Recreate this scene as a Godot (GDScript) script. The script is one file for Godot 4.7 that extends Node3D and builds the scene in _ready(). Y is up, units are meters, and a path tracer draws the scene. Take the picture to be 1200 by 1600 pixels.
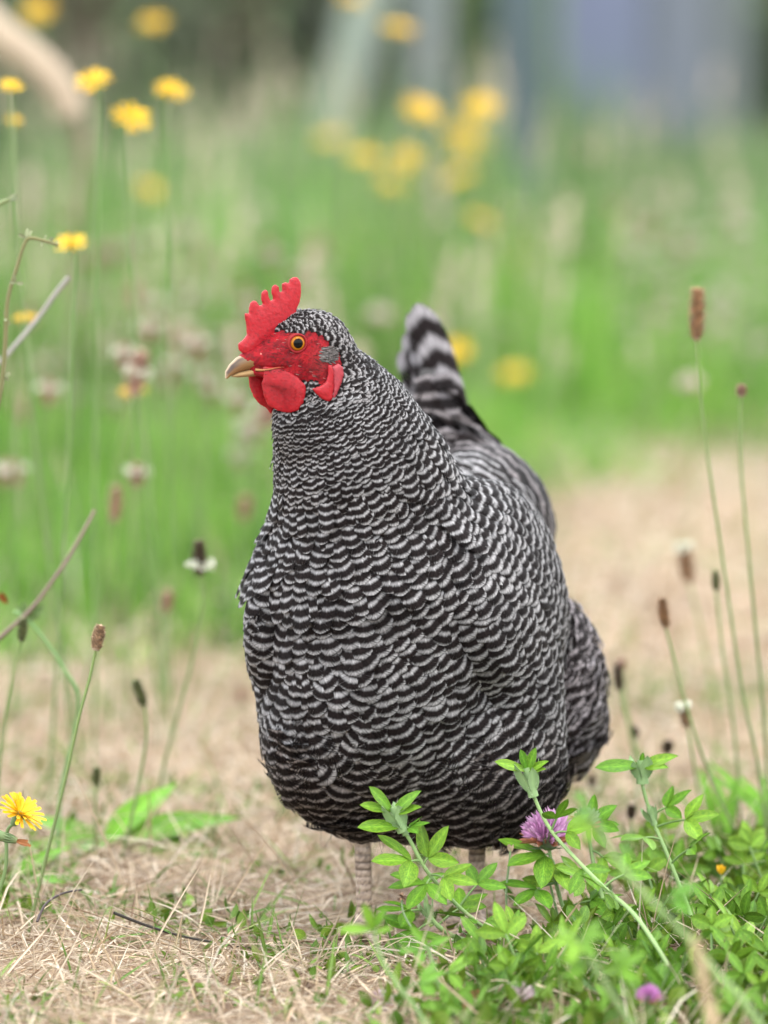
extends Node3D

var rng := RandomNumberGenerator.new()
var noise := FastNoiseLite.new()
var noise_fine := FastNoiseLite.new()
var M := {}
var used := {}

# ---------------------------------------------------------------- mesh building
class MB:
	var v := PackedVector3Array()
	var n := PackedVector3Array()
	var c := PackedColorArray()
	var t := PackedVector2Array()
	var t2 := PackedVector2Array()
	var i := PackedInt32Array()
	func vert(p: Vector3, nn: Vector3, col := Color.WHITE, uv := Vector2.ZERO, uv2 := Vector2.ZERO) -> int:
		v.append(p); n.append(nn); c.append(col); t.append(uv); t2.append(uv2)
		return v.size() - 1
	func tri(a: int, b: int, d: int) -> void:
		var g := (v[b] - v[a]).cross(v[d] - v[a])
		if g.dot(n[a] + n[b] + n[d]) > 0.0:
			i.append(a); i.append(d); i.append(b)
		else:
			i.append(a); i.append(b); i.append(d)
	func quad(a: int, b: int, d: int, e: int) -> void:
		tri(a, b, d); tri(a, d, e)
	func mesh(into: ArrayMesh = null) -> ArrayMesh:
		var m := into if into else ArrayMesh.new()
		var a := []
		a.resize(Mesh.ARRAY_MAX)
		a[Mesh.ARRAY_VERTEX] = v; a[Mesh.ARRAY_NORMAL] = n; a[Mesh.ARRAY_COLOR] = c
		a[Mesh.ARRAY_TEX_UV] = t; a[Mesh.ARRAY_TEX_UV2] = t2; a[Mesh.ARRAY_INDEX] = i
		m.add_surface_from_arrays(Mesh.PRIMITIVE_TRIANGLES, a)
		return m

func rf(a: float, b: float) -> float:
	return rng.randf_range(a, b)

func numbered(s: String) -> String:
	var k: int = used.get(s, -1) + 1
	used[s] = k
	return s if k == 0 else "%s_%03d" % [s, k]

func tag(o: Node3D, label: String, category := "", group := "", kind := "") -> Node3D:
	o.set_meta("label", label)
	if category: o.set_meta("category", category)
	if group: o.set_meta("group", group)
	if kind: o.set_meta("kind", kind)
	return o

func thing(called: String, at: Vector3, label: String, category: String, group := "") -> Node3D:
	var o := Node3D.new()
	o.name = numbered(called)
	o.position = at
	add_child(o)
	tag(o, label, category, group)
	return o

func obj(called: String, mesh: Mesh, mat: Material, parent: Node3D = null) -> MeshInstance3D:
	var o := MeshInstance3D.new()
	o.mesh = mesh
	if mat: o.material_override = mat
	if parent == null or parent == self:
		o.name = numbered(called)
		add_child(o)
	else:
		o.name = called
		parent.add_child(o, true)
	return o

func scatter(called: String, mesh: Mesh, mat: Material, xf: Array, cols: PackedColorArray, parent: Node3D = null) -> MultiMeshInstance3D:
	var mm := MultiMesh.new()
	mm.transform_format = MultiMesh.TRANSFORM_3D
	mm.use_colors = true
	mm.mesh = mesh
	mm.instance_count = xf.size()
	for k in xf.size():
		mm.set_instance_transform(k, xf[k])
		mm.set_instance_color(k, cols[k])
	var o := MultiMeshInstance3D.new()
	o.multimesh = mm
	o.material_override = mat
	o.set_meta("kind", "stuff")
	if parent:
		o.name = called
		parent.add_child(o, true)
	else:
		o.name = numbered(called)
		add_child(o)
	return o

func mat(col: Color, rough := 0.7, vcol := false) -> StandardMaterial3D:
	var m := StandardMaterial3D.new()
	m.albedo_color = col.linear_to_srgb()
	m.roughness = rough
	m.vertex_color_use_as_albedo = vcol
	m.cull_mode = BaseMaterial3D.CULL_DISABLED
	return m

func lin(r: float, g: float, b: float) -> Color:
	return Color(r, g, b)

func frame(d: Vector3, hint := Vector3(0.13, 0.2, 1.0)) -> Basis:
	var y := d.normalized()
	var x := y.cross(hint)
	if x.length() < 0.05: x = y.cross(Vector3.RIGHT)
	x = x.normalized()
	return Basis(x, y, x.cross(y))

func curve(pts: Array, steps: int) -> PackedVector3Array:
	# smooth line through the points
	var out := PackedVector3Array()
	var n := pts.size()
	for k in n - 1:
		var a: Vector3 = pts[maxi(k - 1, 0)]
		var b: Vector3 = pts[k]
		var c: Vector3 = pts[k + 1]
		var d: Vector3 = pts[mini(k + 2, n - 1)]
		for s in steps:
			out.append(b.cubic_interpolate(c, a, d, float(s) / steps))
	out.append(pts[n - 1])
	return out

func tube(mb: MB, pts: PackedVector3Array, r0: float, r1: float, col0: Color, col1: Color, sides := 6) -> void:
	var n := pts.size()
	var base := mb.v.size()
	for k in n:
		var d := pts[mini(k + 1, n - 1)] - pts[maxi(k - 1, 0)]
		var b := frame(d)
		var s := float(k) / (n - 1)
		for j in sides:
			var a := TAU * j / sides
			var nn := b.x * cos(a) + b.z * sin(a)
			mb.vert(pts[k] + nn * lerpf(r0, r1, s), nn, col0.lerp(col1, s), Vector2(float(j) / sides, s))
	for k in n - 1:
		for j in sides:
			var j2 := (j + 1) % sides
			mb.quad(base + k * sides + j, base + k * sides + j2, base + (k + 1) * sides + j2, base + (k + 1) * sides + j)
	var e := mb.vert(pts[n - 1], (pts[n - 1] - pts[n - 2]).normalized(), col1)
	for j in sides:
		mb.tri(e, base + (n - 1) * sides + j, base + (n - 1) * sides + (j + 1) % sides)

func leaf(mb: MB, base: Vector3, dir: Vector3, up: Vector3, L: float, W: float, col: Color, fold := 0.3, droop := 0.25, rows := 7, blunt := 1.0, waves := 0.0) -> void:
	dir = dir.normalized()
	var side := dir.cross(up)
	if side.length() < 0.05: side = dir.cross(Vector3(0.3, 0.5, 0.8))
	side = side.normalized()
	up = side.cross(dir).normalized()
	var first := mb.v.size()
	for k in rows + 1:
		var s := float(k) / rows
		var w := W * 0.5 * pow(maxf(sin(PI * pow(s, blunt)), 0.0), 0.75)
		if k == 0: w = W * 0.04
		var p := base + dir * (L * s) - up * (droop * L * s * s)
		for j in 5:
			var q := (j - 2) * 0.5
			var e := sin(s * waves + j * 2.0) * W * 0.06 * absf(q)
			var pos := p + side * (w * q) + up * (absf(q) * w * fold - q * q * w * fold * 0.4 + e)
			var nn := (up - side * (signf(q) * fold * 0.8) + dir * (droop * s * 2.0)).normalized()
			var k2 := 1.25 if j == 2 else (0.93 if (k + j) % 2 == 0 else 1.0)
			mb.vert(pos, nn, Color(col.r * k2, col.g * k2, col.b * k2), Vector2(q * 0.5 + 0.5, s))
	for k in rows:
		for j in 4:
			var a := first + k * 5 + j
			mb.quad(a, a + 1, a + 6, a + 5)

func blade(segments: int, bend: float, w0: float, vee := 0.25) -> ArrayMesh:
	# grass blade of unit length and width
	var mb := MB.new()
	for k in segments + 1:
		var s := float(k) / segments
		var p := Vector3(0, sin(s * bend) / maxf(bend, 0.01), (1.0 - cos(s * bend)) / maxf(bend, 0.01))
		var nn := Vector3(0, sin(s * bend), -cos(s * bend)) * -1.0
		var w := 0.5 * (1.0 - pow(s, 2.2)) * lerpf(w0, 1.0, minf(s * 3.0, 1.0)) + 0.02
		for j in 2:
			var q := j * 2 - 1
			mb.vert(p + Vector3(q * w, 0, 0), (nn + Vector3(q * vee, 0, 0)).normalized(), Color.WHITE, Vector2(q, s))
	for k in segments:
		var a := k * 2
		mb.quad(a, a + 1, a + 3, a + 2)
	return mb.mesh()

# ---------------------------------------------------------------- surface nets
func nets(f: Callable, lo: Vector3, hi: Vector3, h: float, mb: MB, colf = null) -> void:
	var nx := int(ceil((hi.x - lo.x) / h)) + 1
	var ny := int(ceil((hi.y - lo.y) / h)) + 1
	var nz := int(ceil((hi.z - lo.z) / h)) + 1
	var sy := nx
	var sz := nx * ny
	var g := PackedFloat32Array()
	g.resize(sz * nz)
	var B := 4
	for bz in range(0, nz, B):
		for by in range(0, ny, B):
			for bx in range(0, nx, B):
				var mid := lo + Vector3(bx + 1.5, by + 1.5, bz + 1.5) * h
				var d: float = f.call(mid)
				var far := absf(d) > h * 6.5
				for z in range(bz, mini(bz + B, nz)):
					for y in range(by, mini(by + B, ny)):
						for x in range(bx, mini(bx + B, nx)):
							g[z * sz + y * sy + x] = d if far else f.call(lo + Vector3(x, y, z) * h)
	var id := {}
	var corners := [0, 1, sy, sy + 1, sz, sz + 1, sz + sy, sz + sy + 1]
	var off: Array[Vector3] = [Vector3(0, 0, 0), Vector3(1, 0, 0), Vector3(0, 1, 0), Vector3(1, 1, 0), Vector3(0, 0, 1), Vector3(1, 0, 1), Vector3(0, 1, 1), Vector3(1, 1, 1)]
	var edges := [0, 1, 2, 3, 4, 5, 6, 7, 0, 2, 1, 3, 4, 6, 5, 7, 0, 4, 1, 5, 2, 6, 3, 7]
	var val := PackedFloat32Array()
	val.resize(8)
	for z in nz - 1:
		for y in ny - 1:
			for x in nx - 1:
				var o := z * sz + y * sy + x
				var neg := 0
				for k in 8:
					val[k] = g[o + corners[k]]
					if val[k] < 0.0: neg += 1
				if neg == 0 or neg == 8: continue
				var sum := Vector3.ZERO
				var cnt := 0
				for e in 12:
					var a: int = edges[e * 2]
					var b: int = edges[e * 2 + 1]
					if (val[a] < 0.0) != (val[b] < 0.0):
						sum += off[a].lerp(off[b], val[a] / (val[a] - val[b]))
						cnt += 1
				var q := sum / cnt
				var gx := lerpf(lerpf(val[1] - val[0], val[3] - val[2], q.y), lerpf(val[5] - val[4], val[7] - val[6], q.y), q.z)
				var gy := lerpf(lerpf(val[2] - val[0], val[3] - val[1], q.x), lerpf(val[6] - val[4], val[7] - val[5], q.x), q.z)
				var gz := lerpf(lerpf(val[4] - val[0], val[5] - val[1], q.x), lerpf(val[6] - val[2], val[7] - val[3], q.x), q.y)
				var p := lo + (Vector3(x, y, z) + q) * h
				var nn := Vector3(gx, gy, gz).normalized()
				id[o] = mb.vert(p, nn, colf.call(p, nn) if colf != null else Color.WHITE)
	for z in range(1, nz - 1):
		for y in range(1, ny - 1):
			for x in range(1, nx - 1):
				var o := z * sz + y * sy + x
				var s := g[o] < 0.0
				if s != (g[o + 1] < 0.0):
					mb.quad(id[o], id[o - sy], id[o - sy - sz], id[o - sz])
				if s != (g[o + sy] < 0.0):
					mb.quad(id[o], id[o - 1], id[o - 1 - sz], id[o - sz])
				if s != (g[o + sz] < 0.0):
					mb.quad(id[o], id[o - 1], id[o - 1 - sy], id[o - sy])

# ---------------------------------------------------------------- the hen's shape
var lobes := []          # [centre, world->local basis, radii, blend]
var cones := []          # [a, b, ra, rb, blend]
const HC := Vector3(-0.0540, 0.4097, 0.0500)
var HB: Basis            # columns: beak direction, up, left side of the hen
var HI: Basis
var body_basis: Basis

func lobe(c: Vector3, r: Vector3, k: float, b := Basis.IDENTITY) -> void:
	lobes.append([c, b.inverse(), r, k])

func sd_lobe(p: Vector3, l: Array) -> float:
	var q: Vector3 = l[1] * (p - l[0])
	var r: Vector3 = l[2]
	var a := q / r
	var k0 := a.length()
	var k1 := (a / r).length()
	if k1 < 1e-4: return -minf(r.x, minf(r.y, r.z))
	return k0 * (k0 - 1.0) / k1

func sd_cone(p: Vector3, a: Vector3, b: Vector3, ra: float, rb: float) -> float:
	var ab := b - a
	var s := clampf((p - a).dot(ab) / ab.length_squared(), 0.0, 1.0)
	return (p - a - ab * s).length() - lerpf(ra, rb, s)

func smin(a: float, b: float, k: float) -> float:
	var h := maxf(k - absf(a - b), 0.0) / k
	return minf(a, b) - h * h * k * 0.25

func hen(p: Vector3) -> float:
	var d := 1.0
	for l in lobes:
		d = smin(d, sd_lobe(p, l), l[3])
	for c in cones:
		d = smin(d, sd_cone(p, c[0], c[1], c[2], c[3]), c[4])
	return d

func hen_normal(p: Vector3) -> Vector3:
	var e := 0.002
	var d := hen(p)
	return Vector3(hen(p + Vector3(e, 0, 0)) - d, hen(p + Vector3(0, e, 0)) - d, hen(p + Vector3(0, 0, e)) - d).normalized()

func head_point(x: float, y: float, z: float) -> Vector3:
	return HC + HB * Vector3(x, y, z)

func head(p: Vector3) -> float:
	# head in its own metres: x to the beak, y up, z to the hen's left
	var q := HI * (p - HC)
	var m := Vector3(q.x, q.y, absf(q.z))
	var d := sd_lobe(q, head_lobes[0])
	d = smin(d, sd_lobe(q, head_lobes[1]), 0.010)
	d = smin(d, sd_cone(q, Vector3(0.012, -0.002, 0), Vector3(0.0405, -0.0050, 0), 0.0150, 0.0066), 0.010)
	d = smin(d, sd_cone(q, Vector3(-0.004, -0.012, 0), Vector3(-0.003, -0.050, 0), 0.0165, 0.0205), 0.010)
	d = smin(d, sd_cone(m, Vector3(0.036, -0.013, 0.006), Vector3(0.014, -0.0155, 0.0155), 0.0026, 0.0034), 0.005)
	# gape and the folds of the cheek
	for g in folds:
		var ab: Vector3 = g[1] - g[0]
		var am: Vector3 = m - g[0]
		var s := clampf(am.dot(ab) / ab.length_squared(), 0.0, 1.0)
		var e2 := (am - ab * s).length() / 0.0013
		if e2 < 3.0: d += g[2] * exp(-e2 * e2)
	# eye socket
	var e := (m - Vector3(0.0125, 0.0068, 0.0235)).length() - 0.0062
	d = -smin(-d, e, 0.004)
	return d

var head_lobes := []
var folds := [[Vector3(0.040, -0.0100, 0.0065), Vector3(0.030, -0.0105, 0.0112), 0.0016], [Vector3(0.030, -0.0105, 0.0112), Vector3(0.0200, -0.0098, 0.0165), 0.0014],
	[Vector3(0.020, 0.000, 0.0165), Vector3(0.007, -0.0045, 0.0200), 0.0007], [Vector3(0.026, 0.004, 0.0125), Vector3(0.020, 0.009, 0.0140), 0.0008], [Vector3(0.003, -0.008, 0.0200), Vector3(-0.009, -0.012, 0.0190), 0.0007],
	[Vector3(0.012, -0.008, 0.0190), Vector3(0.000, -0.014, 0.0180), 0.0006], [Vector3(0.004, 0.003, 0.0200), Vector3(-0.006, 0.006, 0.0190), 0.0006], [Vector3(0.031, 0.001, 0.0100), Vector3(0.022, 0.0045, 0.0135), 0.0007]]

func on_face(q: Vector3) -> float:
	# positive on the bare red skin (q in head metres)
	var edge := -0.0190 + 0.004 * sin(q.y * 260.0)
	var a := q.x - edge
	var top := lerpf(0.0165, 0.0115, smoothstep(0.026, 0.004, q.x)) + 0.05 * maxf(-q.x, 0.0) - q.y
	if q.x < 0.006: top = lerpf(0.0150, 0.0085, smoothstep(0.0, -0.018, q.x)) - q.y
	if q.x > 0.020 and absf(q.z) < 0.010: top = maxf(top, (q.x - 0.020) * 1.0)
	var low := q.y + lerpf(0.0225 - 0.30 * q.x, 0.030, smoothstep(0.010, 0.018, q.x))
	return minf(minf(a, top), low)

func build_hen_shape() -> void:
	HB = Basis(Vector3(-cos(0.4363), 0, sin(0.4363)), Vector3.UP, Vector3(sin(0.4363), 0, cos(0.4363)))
	HI = HB.inverse()
	head_lobes = [[Vector3(-0.003, 0.0015, 0), Basis.IDENTITY, Vector3(0.0275, 0.0245, 0.0212)], [Vector3(0.007, -0.0075, 0), Basis.IDENTITY, Vector3(0.024, 0.0160, 0.0190)]]
	body_basis = Basis(Vector3.UP, -0.30)
	var bb := body_basis
	var pit := bb * Basis(Vector3.RIGHT, 0.25)
	lobe(Vector3(0.0178, 0.1835, -0.0750), Vector3(0.084, 0.110, 0.145), 0.02, pit)
	lobe(Vector3(-0.0044, 0.2283, 0.0050), Vector3(0.074, 0.108, 0.072), 0.028, bb)
	lobe(Vector3(-0.0583, 0.2212, -0.0500), Vector3(0.023, 0.066, 0.090), 0.006, bb * Basis(Vector3.BACK, -0.06))          # wing on the hen's right
	lobe(Vector3(0.0810, 0.2359, -0.0360), Vector3(0.032, 0.077, 0.098), 0.005, bb * Basis(Vector3.BACK, 0.24))         # wing on the hen's left
	lobe(Vector3(0.0710, 0.2639, -0.2250), Vector3(0.046, 0.056, 0.080), 0.010, bb * Basis(Vector3.BACK, 0.42))         # saddle
	lobe(Vector3(0.1208, 0.1552, -0.1550), Vector3(0.032, 0.064, 0.052), 0.010, bb * Basis(Vector3.BACK, 0.12))         # fluff
	lobe(Vector3(0.0715, 0.1186, -0.0350), Vector3(0.046, 0.068, 0.060), 0.03, bb * Basis(Vector3.BACK, -0.42))         # thighs
	lobe(Vector3(-0.0403, 0.1402, -0.0100), Vector3(0.039, 0.056, 0.055), 0.018, bb * Basis(Vector3.BACK, 0.25))
	lobe(Vector3(0.0155, 0.1199, -0.0500), Vector3(0.070, 0.042, 0.070), 0.03, bb)
	cones.append([Vector3(-0.0463, 0.4056, 0.0420), Vector3(-0.0276, 0.3620, 0.0320), 0.0215, 0.0405, 0.012])
	cones.append([Vector3(-0.0276, 0.3620, 0.0320), Vector3(-0.0164, 0.3242, 0.0220), 0.0405, 0.0510, 0.012])
	cones.append([Vector3(-0.0164, 0.3242, 0.0220), Vector3(-0.0052, 0.2693, 0.0000), 0.0510, 0.0700, 0.026])
	cones.append([Vector3(0.0684, 0.2692, -0.2400), Vector3(0.0465, 0.3173, -0.2700), 0.036, 0.021, 0.02])
	cones.append([Vector3(0.0465, 0.3173, -0.2700), Vector3(0.0317, 0.3627, -0.2850), 0.021, 0.008, 0.02])
	cones.append([Vector3(0.0773, 0.0963, -0.0350), Vector3(0.0649, 0.0605, -0.0300), 0.032, 0.010, 0.03])
	cones.append([Vector3(-0.0263, 0.1136, -0.0100), Vector3(-0.0153, 0.0878, 0.0000), 0.028, 0.010, 0.025])

# ---------------------------------------------------------------- plumage
var geo_v: PackedVector3Array
var geo_n: PackedVector3Array
var geo_i: PackedInt32Array
var phi: PackedFloat32Array

func geodesic() -> void:
	# distance from the head over the body's surface, by fast marching on its triangles
	var nv := geo_v.size()
	phi.resize(nv)
	phi.fill(9.0)
	var tris := []
	tris.resize(nv)
	for k in nv: tris[k] = PackedInt32Array()
	for t in range(0, geo_i.size(), 3):
		for j in 3:
			tris[geo_i[t + j]].append(t)
	var bins := []
	bins.resize(1200)
	for k in 1200: bins[k] = PackedInt32Array()
	for k in nv:
		var d := geo_v[k].distance_to(HC)
		if d < 0.042:
			phi[k] = d
			bins[int(d / 0.001)].append(k)
	var done := PackedByteArray()
	done.resize(nv)
	for b in 1200:
		var k := 0
		while k < bins[b].size():
			var v: int = bins[b][k]
			k += 1
			if done[v]: continue
			done[v] = 1
			for t in tris[v]:
				for j in 3:
					var x := geo_i[t + j]
					if done[x]: continue
					var o := geo_i[t + (j + 1) % 3]
					if o == v: o = geo_i[t + (j + 2) % 3]
					var e := geo_v[x].distance_to(geo_v[v])
					var best := phi[v] + e
					if phi[o] < 8.0:
						# the plane wave through v and o
						var ab := geo_v[o] - geo_v[v]
						var la := ab.length()
						var du := phi[o] - phi[v]
						if la > 1e-6 and absf(du) < la:
							var ax := geo_v[x] - geo_v[v]
							var px := ax.dot(ab) / la
							var py := (ax - ab * (px / la)).length()
							var s := du / la
							var c := sqrt(1.0 - s * s)
							var hit := px - py * s / maxf(c, 1e-4)
							if hit >= 0.0 and hit <= la:
								best = minf(best, phi[v] + px * s + py * c)
					if best < phi[x]:
						phi[x] = best
						bins[clampi(int(best / 0.001), b, 1199)].append(x)
	# a little smoothing
	for it in 6:
		var sum := PackedFloat32Array()
		var cnt := PackedInt32Array()
		sum.resize(nv)
		cnt.resize(nv)
		for t in range(0, geo_i.size(), 3):
			for j in 3:
				var a := geo_i[t + j]
				var b := geo_i[t + (j + 1) % 3]
				sum[a] += phi[b]
				cnt[a] += 1
				sum[b] += phi[a]
				cnt[b] += 1
		for k in nv:
			if cnt[k] and phi[k] > 0.045: phi[k] = lerpf(phi[k], sum[k] / cnt[k], 0.5)

func size_at(f: float) -> float:
	return smoothstep(0.03, 0.20, f)

func feather(mb: MB, tip: Vector3, d: Vector3, n: Vector3, L: float, W: float, pitch: float, lift: float, tint: Color, twist: float, slack := 0.0) -> void:
	d = (d - n * n.dot(d)).normalized().rotated(n, twist)
	var t := d.cross(n)
	var first := mb.v.size()
	var uo := (rng.randi() % 4) * 0.25 + 0.125
	var ph := rf(-0.14, 0.14) + 0.55 * noise.get_noise_3d(tip.x * 26.0, tip.y * 26.0, tip.z * 26.0)
	L *= rf(0.92, 1.1)
	lift *= rf(0.75, 1.3)
	for i in 6:
		var a := i / 5.0
		for j in 5:
			var u := (j - 2) * 0.5
			var p := tip - d * ((1.0 - a) * L) + t * (u * W * 0.5)
			p -= n * clampf(hen_or_head(p), -0.006, 0.006)
			if p.z < -0.15: p -= n * clampf(hen(p), -0.006, 0.006)
			var h := 0.0004 + a * lift - u * u * W * 0.07 + slack * a * a
			p += n * h
			var nn := (n - d * (lift / L) + t * (u * 0.45)).normalized()
			if i == 5: nn = (nn + d * 0.35).normalized()
			mb.vert(p, nn, tint, Vector2(u * 0.5 + 0.5, 1.0 - a), Vector2(uo + u * 0.122, ((1.0 - a) * L - 0.17 * W * u * u) / pitch - 0.12 + ph))
	for i in 5:
		for j in 4:
			var a := first + i * 5 + j
			mb.quad(a, a + 1, a + 6, a + 5)

func plumage() -> Dictionary:
	# rows of feathers along the lines of equal distance from the head
	var nv := geo_v.size()
	var grad := PackedVector3Array()
	grad.resize(nv)
	var levels := PackedFloat32Array()
	var steps := PackedFloat32Array()
	var f := 0.030
	while f < 0.80:
		levels.append(f)
		var pitch := lerpf(0.0031, 0.0081, size_at(f))
		steps.append(pitch)
		f += pitch
	var rows := []
	rows.resize(levels.size())
	for k in rows.size(): rows[k] = {}
	for t in range(0, geo_i.size(), 3):
		var a := geo_i[t]
		var b := geo_i[t + 1]
		var c := geo_i[t + 2]
		var ab := geo_v[b] - geo_v[a]
		var ac := geo_v[c] - geo_v[a]
		var nn := ab.cross(ac)
		var l2 := nn.length_squared()
		if l2 < 1e-16: continue
		var g := (nn.cross(ac) * -(phi[b] - phi[a]) + nn.cross(ab) * (phi[c] - phi[a])) / l2
		var w := sqrt(l2)
		grad[a] += g * w
		grad[b] += g * w
		grad[c] += g * w
		var lo := minf(phi[a], minf(phi[b], phi[c]))
		var hi := maxf(phi[a], maxf(phi[b], phi[c]))
		var k := levels.bsearch(lo)
		while k < levels.size() and levels[k] < hi:
			var L := levels[k]
			var hit := []
			for e in [[a, b], [b, c], [c, a]]:
				var p: int = mini(e[0], e[1])
				var q: int = maxi(e[0], e[1])
				if (phi[p] < L) != (phi[q] < L): hit.append(p * 200000 + q)
			if hit.size() == 2:
				var r: Dictionary = rows[k]
				for s in 2:
					if not r.has(hit[s]): r[hit[s]] = []
					r[hit[s]].append(hit[1 - s])
			k += 1
	var out := {}
	for part in ["head_feathers", "neck_feathers", "breast_feathers", "pale_breast_feathers", "wing_feathers", "saddle_feathers", "rump_feathers", "belly_feathers"]:
		out[part] = MB.new()
	for k in rows.size():
		var r: Dictionary = rows[k]
		var L := levels[k]
		var g := size_at(L)
		var space := lerpf(0.0038, 0.0130, g) + 0.0045 * smoothstep(0.24, 0.34, L)
		var seen := {}
		for start in r:
			if seen.has(start): continue
			var line := [start]
			seen[start] = true
			for way in 2:
				var at: int = start
				while true:
					var nxt := -1
					for q in r[at]:
						if not seen.has(q):
							nxt = q
							break
					if nxt < 0: break
					seen[nxt] = true
					if way == 0: line.append(nxt)
					else: line.push_front(nxt)
					at = nxt
			if r[start].has(line[-1]) or line.size() > 2: line.append(line[0] if r[line[0]].has(line[-1]) else line[-1])
			var left := space * (0.5 if k % 2 else 0.05)
			var last := Vector3.INF
			for key in line:
				var p: int = key / 200000
				var q: int = key % 200000
				var s := (L - phi[p]) / (phi[q] - phi[p])
				var pos := geo_v[p].lerp(geo_v[q], s)
				if last != Vector3.INF:
					var seg := pos.distance_to(last)
					if seg > 0.03: seg = 0.0
					while left <= seg and seg > 1e-7:
						var at := last.lerp(pos, left / seg)
						var dir := grad[p].lerp(grad[q], s)
						place(out, at, dir, geo_n[p].lerp(geo_n[q], s).normalized(), L, steps[k], space, k)
						left += space * rf(0.88, 1.12)
					left -= seg
				last = pos
	return out

func crown(face: MB, mb: MB) -> void:
	# tiny feathers on the head where the skin is not bare
	for t in range(0, face.i.size(), 3):
		var a := face.v[face.i[t]]
		var ar := (face.v[face.i[t + 1]] - a).cross(face.v[face.i[t + 2]] - a).length() * 0.5
		if rng.randf() > ar / 5.0e-6: continue
		var q := HI * (a - HC)
		if on_face(q) > -0.0005 or (q.x < -0.034) or q.y < -0.034: continue
		var n := face.n[face.i[t]]
		var d := HB * Vector3(-1.0, -0.35 if q.y < 0.012 else 0.1, 0.0)
		if q.y < -0.02: d = HB * Vector3(-0.4, -1.0, 0.0)
		var v := rf(0.6, 1.0)
		var big := lerpf(0.8, 1.35, smoothstep(0.02, -0.03, q.x))
		feather(mb, a + d * 0.002, d, n, 0.0072 * big, 0.0040 * big, 0.0042 * big, rf(0.0010, 0.0022), Color(v, v * 0.97, v * 0.96), rf(-0.6, 0.6))

func place(out: Dictionary, p: Vector3, d: Vector3, n: Vector3, L: float, pitch: float, space: float, row: int) -> void:
	var q := HI * (p - HC)
	if on_face(q) > -0.001 and q.length() < 0.06: return
	if q.x > -0.030 and q.y > -0.030: return
	if p.y < 0.055: return
	p += d.normalized() * (rf(-0.22, 0.22) + 0.5 * noise.get_noise_3d(p.x * 40.0, p.y * 40.0, p.z * 40.0)) * pitch
	var which := "breast_feathers"
	var W := space * 1.50
	var len := pitch * 3.4
	var lift := pitch * 0.36
	var tint := Color(1, 1, 1)
	var v := rf(0.70, 1.05) * (1.0 + 0.35 * noise.get_noise_3d(p.x * 18.0 + 9.0, p.y * 18.0, p.z * 18.0))
	var bar := pitch
	var slack := 0.0
	var twist := rf(-0.20, 0.20) + 0.35 * noise.get_noise_3d(p.x * 14.0, p.y * 14.0, p.z * 14.0 + 3.0)
	if L < 0.055:
		which = "head_feathers"
		twist = rf(-0.4, 0.4)
		bar = pitch * 1.5
		lift = pitch * 0.7
	elif p.z < -0.20 and p.y > 0.20:
		which = "saddle_feathers"
		if row % 2: return
		len *= 1.2
		W *= 1.5
		bar = pitch * 2.1
		lift *= 0.5
		tint = Color(0.72, 0.66, 0.66)
	elif L < 0.19:
		which = "neck_feathers"
		W *= 0.92
		len *= 1.2
		lift = pitch * 0.45
		twist = rf(-0.2, 0.2)
	elif p.y < 0.118 + rf(-0.035, 0.035):
		which = "belly_feathers"
		len *= 1.5
		lift *= 1.5
		twist = rf(-0.3, 0.3)
		W *= 1.15
	elif absf(p.x) > 0.075 and p.z < -0.01:
		which = "wing_feathers"
		W *= 0.9
	if which in ["belly_feathers", "breast_feathers", "wing_feathers"]: tint = Color(0.64, 0.56, 0.52).lerp(Color.WHITE, smoothstep(0.085, 0.165, p.y + 0.02 * noise.get_noise_2d(p.x * 30.0, p.z * 30.0)))  # browner belly down, with ground bounce and underside shade put into the tint
	if p.z < -0.1 and p.x > 0.075 and p.y < 0.235:
		which = "rump_feathers"
		len *= 1.3
		lift *= 1.6
		slack = 0.001
		tint = Color(0.95, 0.88, 0.9)
	if p.z < -0.1 and n.z < 0.0 and p.y < 0.24:
		lift *= 0.4
		slack = 0.0
		twist *= 0.3
		len *= 0.85
	if L > 0.125 and L < 0.19 and which == "neck_feathers":
		lift *= 1.7
		len *= 1.15
	# a ruffled line down the middle of the breast
	if absf(p.x + 0.025) < 0.02 and p.z > 0.0 and p.y < 0.21 and p.y > 0.10:
		twist += rf(-0.5, 0.5)
		lift *= rf(1.0, 2.0)
	if rng.randf() < 0.04:
		twist += rf(-0.4, 0.4)
		lift *= 1.6
	if L < 0.18: p += d.normalized() * rf(-0.35, 0.35) * pitch
	if which == "breast_feathers" and noise.get_noise_3d(p.x * 30.0, p.y * 22.0 + 5.0, p.z * 30.0) + rf(-0.2, 0.2) + smoothstep(0.24, 0.30, p.y) * 0.3 > 0.12: which = "pale_breast_feathers"
	feather(out[which], p + d.normalized() * pitch * 0.4, d, n, len, W, bar, lift, Color(tint.r * v, tint.g * v, tint.b * v), twist, slack)

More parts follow.
